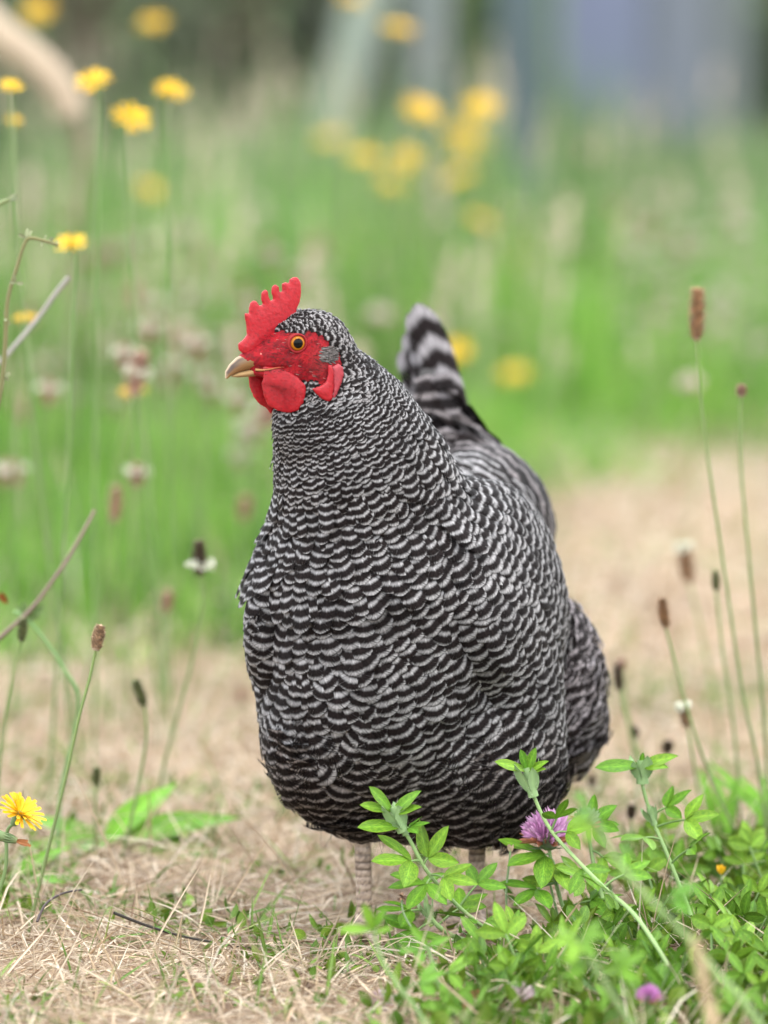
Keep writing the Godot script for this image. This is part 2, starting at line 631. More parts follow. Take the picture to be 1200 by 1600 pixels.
# ---------------------------------------------------------------- textures
func feather_vane(w: int, h: int, loose: float, sd: int) -> ImageTexture:
	var nz := FastNoiseLite.new()
	nz.seed = sd
	nz.frequency = 0.05
	var im := Image.create(w, h, false, Image.FORMAT_RGBA8)
	for y in h:
		var v := 1.0 - (y + 0.5) / h        # 1 at the tip
		v = 1.0 - v
		var a := 1.0 - v                    # image top is uv 0 = tip
		for x in w:
			var u := (x + 0.5) / w * 2.0 - 1.0
			var au := absf(u)
			var side := 300.0 if u > 0 else 0.0
			var barb := a + 0.30 * (1.0 - au) - 0.30
			var j1 := nz.get_noise_2d(barb * 900.0, side)
			var j2 := nz.get_noise_2d(barb * 2600.0, side + 77.0)
			var wide := 0.97
			if a > 0.74: wide = 0.97 * sqrt(maxf(1.0 - pow((a - 0.74) / 0.26, 2.6), 0.0))
			elif a < 0.3: wide = lerpf(0.6, 0.97, a / 0.3)
			var edge := wide * (1.0 + j1 * (0.14 + loose * 0.5) + j2 * (0.16 + loose * 0.3)) - 0.03
			var on := clampf((edge - au) / 0.10, 0.0, 1.0)
			if loose > 0.0 and au > 0.12 and j2 < -0.30 + loose * 0.5 * au: on = 0.0
			if j1 < -0.42 and au > 0.3 and a > 0.5: on = 0.0
			var k := 0.82 + 0.42 * j2 + 0.20 * j1
			if au < 0.035: k = 1.05
			im.set_pixel(x, y, Color(clampf(k, 0.4, 1.0), clampf(k, 0.4, 1.0), clampf(k, 0.4, 1.0), on))
	return ImageTexture.create_from_image(im)

func feather_bars(share: float, sd: int) -> ImageTexture:
	# four feathers' worth of bars side by side, pale crescents on near black
	var nz := FastNoiseLite.new()
	nz.seed = sd
	nz.frequency = 0.06
	var S := 128
	var im := Image.create(S * 2, S, false, Image.FORMAT_RGBA8)
	for y in S:
		for x in S * 2:
			var u := (fmod(x + 0.5, S / 2) / (S / 2)) * 2.0 - 1.0
			var v := float(y) / S + nz.get_noise_2d(x * 1.2, 3.0) * 0.07 + nz.get_noise_2d(x * 6.0, 40.0) * 0.09
			v = v - floorf(v)
			var d := minf(v, 1.0 - v)
			var sh := share * (1.08 - 0.45 * u * u) + nz.get_noise_2d(x * 0.5, 90.0) * 0.03
			var k := 1.0 - smoothstep(sh - 0.15, sh + 0.15, d)
			var c := lin(0.0165, 0.0112, 0.0112).lerp(lin(0.43, 0.41, 0.42), k)
			im.set_pixel(x, y, c.linear_to_srgb())
	return ImageTexture.create_from_image(im)

func leaf_veins() -> ImageTexture:
	# what a leaf shows close up: pale midrib, side veins, mottling, a few brown specks
	var nz := FastNoiseLite.new()
	nz.seed = 14
	nz.frequency = 0.03
	var S := 192
	var im := Image.create(S, S, false, Image.FORMAT_RGBA8)
	for y in S:
		for x in S:
			var u := absf((x + 0.5) / S * 2.0 - 1.0)
			var v := (y + 0.5) / S
			var mid := 1.0 - smoothstep(0.02, 0.06, u)
			var w := fmod(v * 11.0 - u * 3.2 + 20.0 + nz.get_noise_2d(x, y) * 0.4, 1.0)
			var vein := (1.0 - smoothstep(0.05, 0.20, minf(w, 1.0 - w))) * (1.0 - u * 0.6)
			var n := nz.get_noise_2d(x * 1.3 + 400.0, y * 1.3)
			var c := Color(0.62, 0.66, 0.62).lerp(Color(0.86, 0.82, 0.74), 0.5 + n)
			c = c.lerp(Color(0.50, 0.58, 0.52), vein * 0.45)
			c = c.lerp(Color(1.0, 1.0, 1.0), mid * 0.4)
			var rim := smoothstep(0.90, 1.0, u)
			c = c.lerp(Color(0.90, 0.72, 0.52), rim * 0.5)
			if nz.get_noise_2d(x * 4.0 + 90.0, y * 4.0) > 0.62: c = Color(0.80, 0.42, 0.30)
			im.set_pixel(x, y, c)
	return ImageTexture.create_from_image(im)

func feather_mat(vane: Texture2D, bars: Texture2D) -> StandardMaterial3D:
	var m := mat(Color.WHITE, 0.7, true)
	m.albedo_texture = vane
	m.transparency = BaseMaterial3D.TRANSPARENCY_ALPHA
	m.detail_enabled = true
	m.detail_albedo = bars
	m.detail_blend_mode = BaseMaterial3D.BLEND_MODE_MUL
	m.detail_uv_layer = BaseMaterial3D.DETAIL_UV_2
	m.metallic_specular = 0.22
	return m

func bump(m: StandardMaterial3D, freq: float, scale: float, strength: float, octaves := 3) -> void:
	var nz := FastNoiseLite.new()
	nz.seed = 5
	nz.frequency = freq
	nz.fractal_octaves = octaves
	var t := NoiseTexture2D.new()
	t.width = 256
	t.height = 256
	t.seamless = true
	t.as_normal_map = true
	t.bump_strength = strength
	t.noise = nz
	m.normal_enabled = true
	m.normal_texture = t
	m.uv1_triplanar = true
	m.uv1_scale = Vector3.ONE * scale

# ---------------------------------------------------------------- the hen
func slab(outline: PackedVector2Array, half: float, h: float, bend: Callable) -> ArrayMesh:
	# a fleshy sheet with rounded edges in head metres
	var lo := Vector2.INF
	var hi := -Vector2.INF
	for p in outline:
		lo = lo.min(p)
		hi = hi.max(p)
	var n := outline.size()
	var f := func(p: Vector3) -> float:
		var q := Vector2(p.x, p.y)
		var best := 1.0
		for k in n:
			var a := outline[k]
			var ab := outline[(k + 1) % n] - a
			var s := clampf((q - a).dot(ab) / ab.length_squared(), 0.0, 1.0)
			best = minf(best, (q - a - ab * s).length())
		if Geometry2D.is_point_in_polygon(q, outline): best = -best
		best += 0.0003 * noise_fine.get_noise_2d(q.x * 9000.0, q.y * 9000.0)
		var inside := clampf(-best / (half * 4.0), 0.0, 1.0)
		var th := half * (0.35 + 0.65 * sqrt(inside)) + 0.00018 * noise_fine.get_noise_2d(q.x * 14000.0, q.y * 14000.0 + 50.0)
		var d := Vector2(maxf(best + half * 0.6, 0.0), maxf(absf(p.z) - th + half * 0.6, 0.0)).length() - half * 0.6
		return d if d > -half * 0.6 else maxf(best, absf(p.z) - th)
	var mb := MB.new()
	nets(f, Vector3(lo.x - 0.003, lo.y - 0.003, -half * 2.2 - 0.001), Vector3(hi.x + 0.003, hi.y + 0.003, half * 2.2 + 0.001), h, mb)
	for k in mb.v.size():
		var q := mb.v[k]
		var c := 0.95 + 0.45 * noise_fine.get_noise_2d(q.x * 3000.0, q.y * 3000.0) + 0.35 * noise_fine.get_noise_2d(q.x * 9000.0, q.y * 9000.0)
		var dry_skin := smoothstep(0.30, 0.55, noise_fine.get_noise_2d(q.x * 16000.0 + 31.0, q.y * 16000.0)) * 0.5
		mb.c[k] = Color(c, c * (1.0 + dry_skin * 5.0), c * (1.0 + dry_skin * 3.5))
		mb.v[k] = HC + HB * (bend.call(q) as Vector3)
		mb.n[k] = HB * mb.n[k]
	for k in range(0, mb.i.size(), 3):      # the head's axes are left-handed
		var a := mb.i[k]
		mb.i[k] = mb.i[k + 1]
		mb.i[k + 1] = a
	return mb.mesh()

func loft(mb: MB, pts: PackedVector3Array, wide: Array, tall: Array, colf: Callable) -> void:
	# in head metres; wide across z, tall across y
	var n := pts.size()
	var S := 14
	var first := mb.v.size()
	for k in n:
		var d := (pts[mini(k + 1, n - 1)] - pts[maxi(k - 1, 0)]).normalized()
		var upv := Vector3(0, 0, 1).cross(d).normalized()
		for j in S:
			var a := TAU * j / S
			var e: Vector3 = Vector3(0, 0, 1) * cos(a) * wide[k] + upv * sin(a) * tall[k]
			var nn: Vector3 = (Vector3(0, 0, 1) * cos(a) / wide[k] + upv * sin(a) / tall[k]).normalized()
			mb.vert(HC + HB * (pts[k] + e), HB * nn, colf.call(float(k) / (n - 1), a))
	for k in n - 1:
		for j in S:
			var j2 := (j + 1) % S
			mb.quad(first + k * S + j, first + k * S + j2, first + (k + 1) * S + j2, first + (k + 1) * S + j)
	var e := mb.vert(HC + HB * pts[n - 1], HB * (pts[n - 1] - pts[n - 2]).normalized(), colf.call(1.0, 0.0))
	for j in S:
		mb.tri(e, first + (n - 1) * S + j, first + (n - 1) * S + (j + 1) % S)

func ball(mb: MB, c: Vector3, r: float, axis: Vector3, colf: Callable, rings := 14, S := 18) -> void:
	var b := frame(axis)
	var first := mb.v.size()
	for k in rings + 1:
		var th := PI * k / rings
		for j in S:
			var a := TAU * j / S
			var nn := b.y * cos(th) + (b.x * cos(a) + b.z * sin(a)) * sin(th)
			mb.vert(c + nn * r, nn, colf.call(th))
	for k in rings:
		for j in S:
			var j2 := (j + 1) % S
			mb.quad(first + k * S + j, first + k * S + j2, first + (k + 1) * S + j2, first + (k + 1) * S + j)

func shank(p: Vector3, a: Vector3, b: Vector3, fw: Vector3) -> float:
	# lower leg, with scutes on its front, and the foot below it
	var d := sd_cone(p, a, b, 0.0060, 0.0052)
	d = smin(d, sd_cone(p, b + Vector3(0, 0.004, 0), b - Vector3(0, 0.001, 0), 0.0075, 0.0075), 0.006)
	d -= 0.0005 * (absf(sin((p.y) * 620.0)) - 0.5)
	for k in 4:
		var way := fw.rotated(Vector3.UP, [-0.62, 0.0, 0.62, PI + 0.2][k])
		var L: float = [0.036, 0.044, 0.036, 0.018][k]
		var k1 := b + way * L * 0.5 + Vector3(0, 0.001, 0)
		var k2 := b + way * L + Vector3(0, -0.003, 0)
		var toe := minf(sd_cone(p, b, k1, 0.0055, 0.0046), sd_cone(p, k1, k2, 0.0046, 0.0036))
		toe = minf(toe, sd_cone(p, k2, k2 + way * 0.010 - Vector3(0, 0.003, 0), 0.0026, 0.0006))
		d = smin(d, toe, 0.004)
	return d

func out_z(x: float, y: float, side: float, least: float) -> float:
	# how far out from the middle the head or neck reaches there
	var z := 0.036
	while z > least:
		var p := head_point(x, y, z * side)
		if smin(hen(p), head(p), 0.012) < 0.0042: break
		z -= 0.0007
	return z * side

func make_hen() -> void:
	build_hen_shape()
	var root := thing("hen", Vector3(0.02, 0, -0.02), "black and white barred hen with red comb standing on dry grass", "hen")
	var inv := -root.position
	var local := Node3D.new()
	# body: one surface, with the bare face and the legs
	var full := func(p: Vector3) -> float: return smin(hen(p), head(p), 0.012)
	var skin := MB.new()
	nets(full, Vector3(-0.1242, -0.0686, -0.3400) * Vector3(1, 0, 0) + Vector3(-0.0, 0.06, -0.36), Vector3(0.175, 0.462, 0.12), 0.0056, skin)
	geo_v = skin.v
	geo_n = skin.n
	geo_i = skin.i
	geodesic()
	# coarse skin is dark down; the head is drawn again on a fine grid
	var coarse := MB.new()
	coarse.v = skin.v; coarse.n = skin.n; coarse.t = skin.t; coarse.t2 = skin.t2
	for k in skin.v.size(): coarse.c.append(lin(0.045, 0.04, 0.042))
	for t in range(0, skin.i.size(), 3):
		var c := (skin.v[skin.i[t]] + skin.v[skin.i[t + 1]] + skin.v[skin.i[t + 2]]) / 3.0
		var q := HI * (c - HC)
		if q.x > -0.034 and q.y > -0.032: continue
		for j in 3: coarse.i.append(skin.i[t + j])
	var face := MB.new()
	var bumpy := func(p: Vector3) -> float:
		var q := HI * (p - HC)
		return smin(hen(p), head(p), 0.012) - 0.00045 * noise_fine.get_noise_3d(q.x * 9000.0, q.y * 9000.0, q.z * 9000.0) - 0.0005 * noise_fine.get_noise_3d(q.x * 3000.0, q.y * 5000.0, q.z * 3000.0)
	var face_col := func(p: Vector3, _n: Vector3) -> Color:
		var q := HI * (p - HC)
		var k := 0.7 * noise_fine.get_noise_3d(q.x * 5000.0, q.y * 8000.0, q.z * 5000.0) + 0.6 * noise_fine.get_noise_3d(q.x * 1500.0, q.y * 1500.0, q.z * 1500.0)
		var s := smoothstep(-0.0015, 0.0015, on_face(q) + k * 0.003)
		var red := lin(0.36, 0.012, 0.018).lerp(lin(0.12, 0.009, 0.013), clampf(0.45 + k * 1.3, 0.0, 1.0))
		# paler round the ear and under the eye
		red = red.lerp(lin(0.34, 0.06, 0.06), clampf(0.5 - (q - Vector3(-0.004, -0.006, 0.02)).length() * 40.0, 0.0, 0.5))
		return lin(0.05, 0.045, 0.045).lerp(red, s)
	nets(bumpy, HC - Vector3(0.046, 0.042, 0.044), HC + Vector3(0.044, 0.034, 0.036), 0.0013, face, face_col)
	var legs := MB.new()
	var fw := Vector3(-0.35, 0, 0.94).normalized()
	for s in 2:
		var a: Vector3 = [Vector3(-0.0153, 0.0975, 0.0000), Vector3(0.0644, 0.0659, -0.0300)][s]
		var b: Vector3 = [Vector3(-0.0131, 0.0074, 0.0050), Vector3(0.0628, 0.0077, -0.0300)][s]
		var f := func(p: Vector3) -> float: return shank(p, a, b, fw)
		var lc := func(p: Vector3, n: Vector3) -> Color:
			var k := smoothstep(0.1, 0.45, absf(sin(p.y * 620.0)))
			var spot := noise_fine.get_noise_3d(p.x * 4000.0, p.y * 2500.0, p.z * 4000.0)
			return lin(0.075, 0.045, 0.03).lerp(lin(0.43, 0.32, 0.25), k * clampf(0.7 + spot, 0.1, 1.0))
		nets(f, Vector3(b.x - 0.06, b.y - 0.016, b.z - 0.055), Vector3(b.x + 0.06, b.y + 0.014, b.z + 0.07), 0.0022, legs, lc)
		nets(f, Vector3(minf(a.x, b.x) - 0.014, b.y + 0.009, minf(a.z, b.z) - 0.014), Vector3(maxf(a.x, b.x) + 0.014, a.y, maxf(a.z, b.z) + 0.014), 0.0016, legs, lc)
	var bm := coarse.mesh()
	face.mesh(bm)
	legs.mesh(bm)
	var down := mat(Color.WHITE, 0.9, true)
	M.flesh = mat(Color.WHITE, 0.5, true)
	M.flesh.metallic_specular = 0.25
	M.flesh.subsurf_scatter_enabled = true
	M.flesh.subsurf_scatter_strength = 0.04
	bump(M.flesh, 0.09, 60.0, 7.0)
	var leg_mat := mat(Color.WHITE, 0.5, true)
	bm.surface_set_material(0, down)
	bm.surface_set_material(1, M.flesh)
	bm.surface_set_material(2, leg_mat)
	var parts := []
	parts.append(obj("body", bm, null, root))
	# plumage
	var vane := feather_vane(96, 160, 0.0, 3)
	var downy := feather_vane(96, 160, 0.9, 8)
	var bars := feather_bars(0.135, 4)
	var speck := feather_bars(0.145, 9)
	M.feather = feather_mat(vane, bars)
	M.hackle = feather_mat(vane, speck)
	M.feather_pale = feather_mat(vane, feather_bars(0.185, 17))
	M.belly = feather_mat(feather_vane(96, 160, 0.6, 12), feather_bars(0.115, 41))
	M.fluff = feather_mat(downy, bars)
	var pl := plumage()
	crown(face, pl["head_feathers"])
	for part in pl:
		var mb: MB = pl[part]
		if mb.v.size() == 0: continue
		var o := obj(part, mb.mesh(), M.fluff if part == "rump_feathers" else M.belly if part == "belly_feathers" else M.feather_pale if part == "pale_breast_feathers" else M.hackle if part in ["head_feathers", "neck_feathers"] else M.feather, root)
		o.set_meta("kind", "stuff")
		parts.append(o)
		print(part, " ", mb.v.size() / 30)
	# tail
	var tails := [[Vector3(0.0568, 0.2935, -0.2750), Vector3(0.0238, 0.4158, -0.3000), 0.027], [Vector3(0.0631, 0.2901, -0.2850), Vector3(0.0291, 0.4119, -0.3150), 0.025], [Vector3(0.0536, 0.2929, -0.2800), Vector3(0.0187, 0.4085, -0.3100), 0.022],
		[Vector3(0.0505, 0.2919, -0.2900), Vector3(0.0160, 0.3927, -0.3200), 0.022], [Vector3(0.0478, 0.2909, -0.3000), Vector3(0.0122, 0.3787, -0.3300), 0.022], [Vector3(0.0478, 0.2909, -0.3000), Vector3(0.0151, 0.3588, -0.3300), 0.022],
		[Vector3(0.0645, 0.2895, -0.2900), Vector3(0.0311, 0.4013, -0.3300), 0.024], [Vector3(0.0666, 0.2862, -0.3000), Vector3(0.0321, 0.3884, -0.3450), 0.024], [Vector3(0.0685, 0.2838, -0.3000), Vector3(0.0360, 0.3714, -0.3500), 0.024], [Vector3(0.0514, 0.2924, -0.2850), Vector3(0.0225, 0.3837, -0.3150), 0.022]]
	M.tail = feather_mat(feather_vane(128, 320, 0.0, 21), feather_bars(0.21, 30))
	for k in tails.size():
		var mb := MB.new()
		big_feather(mb, tails[k][0], tails[k][1], tails[k][2], Vector3(rf(-0.25, 0.25) + (0.12 if k in [0, 2] else 0.35), 0.05, 1.0), 0.024, Vector3(0.02, 0, -0.02))
		parts.append(obj("tail_feather", mb.mesh(), M.tail, root))
	# comb, wattles, ear lobes
	M.comb = mat(lin(0.40, 0.0075, 0.016), 0.36, true)
	M.comb.metallic_specular = 0.45
	M.comb.backlight_enabled = true
	M.comb.backlight = Color(0.16, 0.015, 0.015)
	M.comb.subsurf_scatter_enabled = true
	M.comb.subsurf_scatter_strength = 0.05
	bump(M.comb, 0.10, 75.0, 2.6)
	var comb := PackedVector2Array([Vector2(0.04805, 0.00228), Vector2(0.04837, 0.00626), Vector2(0.04428, 0.00939), Vector2(0.04146, 0.01196), Vector2(0.04177, 0.01736), Vector2(0.04303, 0.02306), Vector2(0.04366, 0.02619), Vector2(0.04193, 0.02704), Vector2(0.03989, 0.02619), Vector2(0.03957, 0.03046), Vector2(0.03863, 0.03359), Vector2(0.03643, 0.03501), Vector2(0.03361, 0.03444), Vector2(0.03109, 0.03117), Vector2(0.02921, 0.03188),
		Vector2(0.03046, 0.03615), Vector2(0.03015, 0.03985), Vector2(0.02764, 0.04184), Vector2(0.02513, 0.04099), Vector2(0.02481, 0.03786), Vector2(0.02356, 0.03444), Vector2(0.02198, 0.03501), Vector2(0.02324, 0.03971), Vector2(0.02261, 0.04384), Vector2(0.02041, 0.04526), Vector2(0.01790, 0.04384), Vector2(0.01727, 0.03985), Vector2(0.01602, 0.04070), Vector2(0.01633, 0.04526), Vector2(0.01413, 0.04697), Vector2(0.01162, 0.04583), Vector2(0.01068, 0.04839), Vector2(0.00754, 0.04996), Vector2(0.00408, 0.04953), Vector2(0.00204, 0.04611), Vector2(0.00141, 0.04042), Vector2(0.00251, 0.03330), Vector2(0.00534, 0.02790), Vector2(0.00628, 0.02049),
		Vector2(0.01445, 0.01338), Vector2(0.02230, 0.00769), Vector2(0.03015, 0.00270), Vector2(0.03722, -0.00171), Vector2(0.04428, -0.00085)])
	parts.append(obj("comb", slab(comb, 0.0020, 0.0010, func(q: Vector3): return Vector3(q.x, q.y, q.z * (1.0 + 14.0 * maxf(0.045 - q.y, 0.0)) + 0.0015 * sin(q.x * 160.0))), M.comb, root))
	var near := PackedVector2Array([Vector2(0.03352, -0.00797), Vector2(0.03415, -0.01936), Vector2(0.03289, -0.02790), Vector2(0.02912, -0.03501), Vector2(0.02284, -0.03900), Vector2(0.01656, -0.04042), Vector2(0.01185, -0.03843), Vector2(0.00871, -0.03330), Vector2(0.00714, -0.02676), Vector2(0.00777, -0.02078), Vector2(0.01342, -0.01509), Vector2(0.02284, -0.00939)])
	parts.append(obj("wattle", slab(near, 0.0019, 0.0010, func(q: Vector3): return Vector3(q.x, q.y, q.z + out_z(q.x, q.y, 1.0, 0.010) - 0.0014 - 0.35 * maxf(q.y + 0.0235, 0.0) + 0.0010 * sin(q.x * 300.0 + q.y * 120.0) * smoothstep(-0.02, -0.035, q.y))), M.comb, root))
	var other := PackedVector2Array([Vector2(0.03536, -0.01224), Vector2(0.03473, -0.02220), Vector2(0.03222, -0.03074), Vector2(0.02688, -0.03615), Vector2(0.02217, -0.03814), Vector2(0.01903, -0.04298), Vector2(0.01588, -0.03786), Vector2(0.01290, -0.03074), Vector2(0.01369, -0.02220), Vector2(0.01997, -0.01509), Vector2(0.02782, -0.01110)])
	parts.append(obj("wattle", slab(other, 0.0019, 0.0010, func(q: Vector3): return Vector3(q.x + 0.002, q.y, q.z - 0.006 - 0.06 * maxf(-0.03 - q.y, 0.0) + 0.0010 * sin(q.x * 260.0 + q.y * 200.0))), M.comb, root))
	M.lobe = mat(lin(0.38, 0.035, 0.05), 0.45, true)
	bump(M.lobe, 0.07, 60.0, 2.5)
	var ear := PackedVector2Array([Vector2(-0.00637, -0.00797), Vector2(-0.00951, -0.00740), Vector2(-0.01061, -0.01366), Vector2(-0.00982, -0.02291), Vector2(-0.00794, -0.03074), Vector2(-0.00511, -0.03273), Vector2(-0.00103, -0.03017), Vector2(0.00243, -0.02647), Vector2(0.00431, -0.02334), Vector2(-0.00071, -0.02163), Vector2(-0.00480, -0.01864), Vector2(-0.00605, -0.01366)])
	parts.append(obj("ear_lobe", slab(ear, 0.0022, 0.0011, func(q: Vector3): return Vector3(q.x, q.y, q.z + out_z(q.x, q.y, 1.0, 0.012) - 0.0015)), M.comb, root))
	var ear2 := PackedVector2Array([Vector2(-0.00951, -0.00939), Vector2(-0.01485, -0.00683), Vector2(-0.01799, -0.00939), Vector2(-0.01799, -0.01509), Vector2(-0.01406, -0.02291), Vector2(-0.01045, -0.02932), Vector2(-0.00794, -0.03074), Vector2(-0.00982, -0.02220)])
	parts.append(obj("ear_lobe", slab(ear2, 0.0020, 0.0011, func(q: Vector3): return Vector3(q.x, q.y, q.z + out_z(q.x, q.y, 1.0, 0.012) - 0.0025)), M.lobe, root))
	# beak
	var horn := mat(Color.WHITE, 0.48, true)
	horn.metallic_specular = 0.25
	var horn_col := func(s: float, a: float) -> Color:
		var top := clampf(sin(a), 0.0, 1.0)
		var streak := smoothstep(0.25, 0.45, s) * (1.0 - smoothstep(0.80, 0.98, s)) * smoothstep(-0.1, 0.3, sin(a)) * (1.0 - smoothstep(0.72, 0.97, sin(a)))
		return lin(0.22, 0.115, 0.05).lerp(lin(0.36, 0.26, 0.175), top).lerp(lin(0.035, 0.03, 0.036), clampf(streak * 1.1 * (0.75 + noise_fine.get_noise_2d(s * 90.0, a * 30.0)), 0.0, 0.9))
	var mb := MB.new()
	loft(mb, PackedVector3Array([Vector3(0.024, -0.0035, 0), Vector3(0.034, -0.0046, 0), Vector3(0.041, -0.0058, 0), Vector3(0.047, -0.0078, 0), Vector3(0.0515, -0.0104, 0), Vector3(0.0548, -0.0134, 0), Vector3(0.0562, -0.0166, 0)]),
		[0.0086, 0.0080, 0.0067, 0.0052, 0.0038, 0.0025, 0.0008], [0.0078, 0.0070, 0.0060, 0.0050, 0.0038, 0.0025, 0.0008], horn_col)
	parts.append(obj("upper_beak", mb.mesh(), horn, root))
	mb = MB.new()
	loft(mb, PackedVector3Array([Vector3(0.018, -0.0115, 0), Vector3(0.032, -0.0125, 0), Vector3(0.041, -0.0134, 0), Vector3(0.048, -0.0144, 0), Vector3(0.0522, -0.0152, 0)]),
		[0.0082, 0.0072, 0.0056, 0.0038, 0.0008], [0.0036, 0.0032, 0.0026, 0.0019, 0.0006], func(s: float, a: float): return lin(0.34, 0.21, 0.10))
	parts.append(obj("lower_beak", mb.mesh(), horn, root))
	mb = MB.new()
	for side in [1.0, -1.0]:
		var gape := PackedVector3Array()
		for k in 7:
			var g := Vector2(0.0385, -0.0108).lerp(Vector2(0.0215, -0.0096), k / 6.0)
			var gz: float = out_z(g.x, g.y, side, 0.004) - 0.0043 * side
			gape.append(head_point(g.x, g.y - 0.0006 * sin(k * 0.9), gz))
		tube(mb, gape, 0.0009, 0.0004, lin(0.34, 0.19, 0.08), lin(0.30, 0.03, 0.022), 6)
	parts.append(obj("mouth_corner", mb.mesh(), horn, root))
	var cere := mat(lin(0.46, 0.10, 0.08), 0.5)
	for s in [1, -1]:
		mb = MB.new()
		loft(mb, PackedVector3Array([Vector3(0.0290, 0.0005, 0.0068 * s), Vector3(0.034, -0.0010, 0.0064 * s), Vector3(0.0385, -0.0036, 0.0054 * s)]), [0.0014, 0.0022, 0.0008], [0.0012, 0.0017, 0.0006], func(t: float, a: float): return Color.WHITE)
		var ns := obj("nostril", mb.mesh(), cere, root)
		parts.append(ns)
		var hole := MB.new()
		loft(hole, PackedVector3Array([Vector3(0.0322, -0.0026, 0.0078 * s), Vector3(0.0350, -0.0034, 0.0073 * s), Vector3(0.0375, -0.0048, 0.0063 * s)]), [0.0006, 0.0010, 0.0004], [0.0004, 0.0007, 0.0003], func(t: float, a: float): return Color.WHITE)
		obj("nostril_slit", hole.mesh(), mat(lin(0.03, 0.01, 0.01), 0.6), ns)
		# eye
		mb = MB.new()
		var axis := HB * Vector3(0.15, 0.02, float(s)).normalized()
		ball(mb, head_point(0.0125, 0.0068, 0.0158 * s), 0.0067, axis, func(th: float):
			if th < 0.43: return lin(0.006, 0.005, 0.005)
			if th < 0.50: return lin(0.05, 0.018, 0.006)
			if th < 0.85: return lin(0.48, 0.17, 0.012).lerp(lin(0.22, 0.06, 0.008), (th - 0.5) / 0.35)
			return lin(0.24, 0.03, 0.028), 44, 26)
		var em := mat(Color.WHITE, 0.16, true)
		em.clearcoat_enabled = true
		em.metallic_specular = 0.2
		em.clearcoat = 0.12
		em.clearcoat_roughness = 0.02
		parts.append(obj("eye", mb.mesh(), em, root))
		mb = MB.new()
		var fr := frame(axis)
		var ring := PackedVector3Array()
		for k in 25:
			var a := TAU * k / 24
			ring.append(head_point(0.0125, 0.0068, 0.0158 * s) + axis * 0.0043 + (fr.x * cos(a) * 1.08 + fr.z * sin(a)) * 0.0057)
		tube(mb, ring, 0.0007, 0.0007, lin(0.28, 0.022, 0.024), lin(0.28, 0.022, 0.024), 8)
		parts.append(obj("eyelid", mb.mesh(), M.flesh, root))
	# grey tuft over the ear
	mb = MB.new()
	for k in 170:
		var a := rf(0, TAU)
		var rr := sqrt(rng.randf())
		var q := Vector3(-0.0065 + cos(a) * rr * 0.0060, -0.0015 + sin(a) * rr * 0.0058, 0.0)
		var p := head_point(q.x, q.y, 0.0225)
		p -= HB.z * head(p)
		var d := HB * Vector3(-1.0, rf(-0.5, 0.3), 0.25)
		var g := rf(0.05, 0.20)
		var g2 := lin(g, g * 0.88, g * 0.86)
		tube(mb, PackedVector3Array([p, p + d * 0.002 + HB.z * 0.0008, p + d * 0.0042 + HB.z * 0.0008]), 0.0006, 0.0002, g2, g2, 4)
	parts.append(obj("ear_tuft", mb.mesh(), mat(Color.WHITE, 0.9, true), root))
	# dark bristles on the bare face
	mb = MB.new()
	for k in 300:
		var q := Vector3(rf(-0.016, 0.034), rf(-0.020, 0.016), 0.0)
		if Vector2(q.x - 0.0125, q.y - 0.0068).length() < 0.0075: continue
		var z := out_z(q.x, q.y, 1.0, 0.004)
		var p := head_point(q.x, q.y, z)
		p -= HB.z * (smin(hen(p), head(p), 0.012) - 0.0002)
		if on_face(HI * (p - HC)) < 0.0: continue
		var d := HB * Vector3(-1.0, rf(-0.5, 0.1), 0.25)
		var cc := lin(0.02, 0.014, 0.014) if rng.randf() < 0.92 else lin(0.34, 0.22, 0.20)
		tube(mb, PackedVector3Array([p, p + d * 0.0009 + HB.z * 0.0003, p + d * rf(0.0014, 0.0026) + HB.z * 0.0003]), 0.00019, 0.00006, cc, cc, 3)
	var br := obj("face_bristles", mb.mesh(), mat(Color.WHITE, 0.9, true), root)
	br.set_meta("kind", "stuff")
	parts.append(br)
	# loose hair-like down below the thighs and at the rump
	mb = MB.new()
	for k in 560:
		var p := Vector3(rf(-0.10, 0.14), rf(0.06, 0.105), rf(-0.12, 0.06))
		if k > 360: p = Vector3(rf(0.09, 0.16), rf(0.13, 0.24), rf(-0.22, -0.10))
		for it in 3: p -= hen_normal(p) * hen(p)
		var n := hen_normal(p)
		if k <= 360 and (p.y > 0.085 or rng.randf() < 0.4): continue
		var d := (Vector3(0.1, -0.7, -0.1) + n * 0.5 + Vector3(rf(-0.9, 0.9), 0, rf(-0.6, 0.6))).normalized()
		var L := rf(0.008, 0.022)
		if k > 360:
			d = (n + Vector3(0.2, 0.5, -0.6) + Vector3(rf(-0.4, 0.4), rf(-0.4, 0.4), rf(-0.4, 0.4))).normalized()
			L = rf(0.004, 0.010)
		var g := rf(0.015, 0.10)
		var cc := lin(g, g * 0.92, g * 0.92)
		tube(mb, PackedVector3Array([p, p + d * L * 0.5, p + d * L + Vector3(0, -0.002, 0)]), 0.0003, 0.0001, cc, cc, 3)
	var fl := obj("down_fringe", mb.mesh(), mat(Color.WHITE, 0.9, true), root)
	fl.set_meta("kind", "stuff")
	parts.append(fl)
	for o in parts: o.position = inv

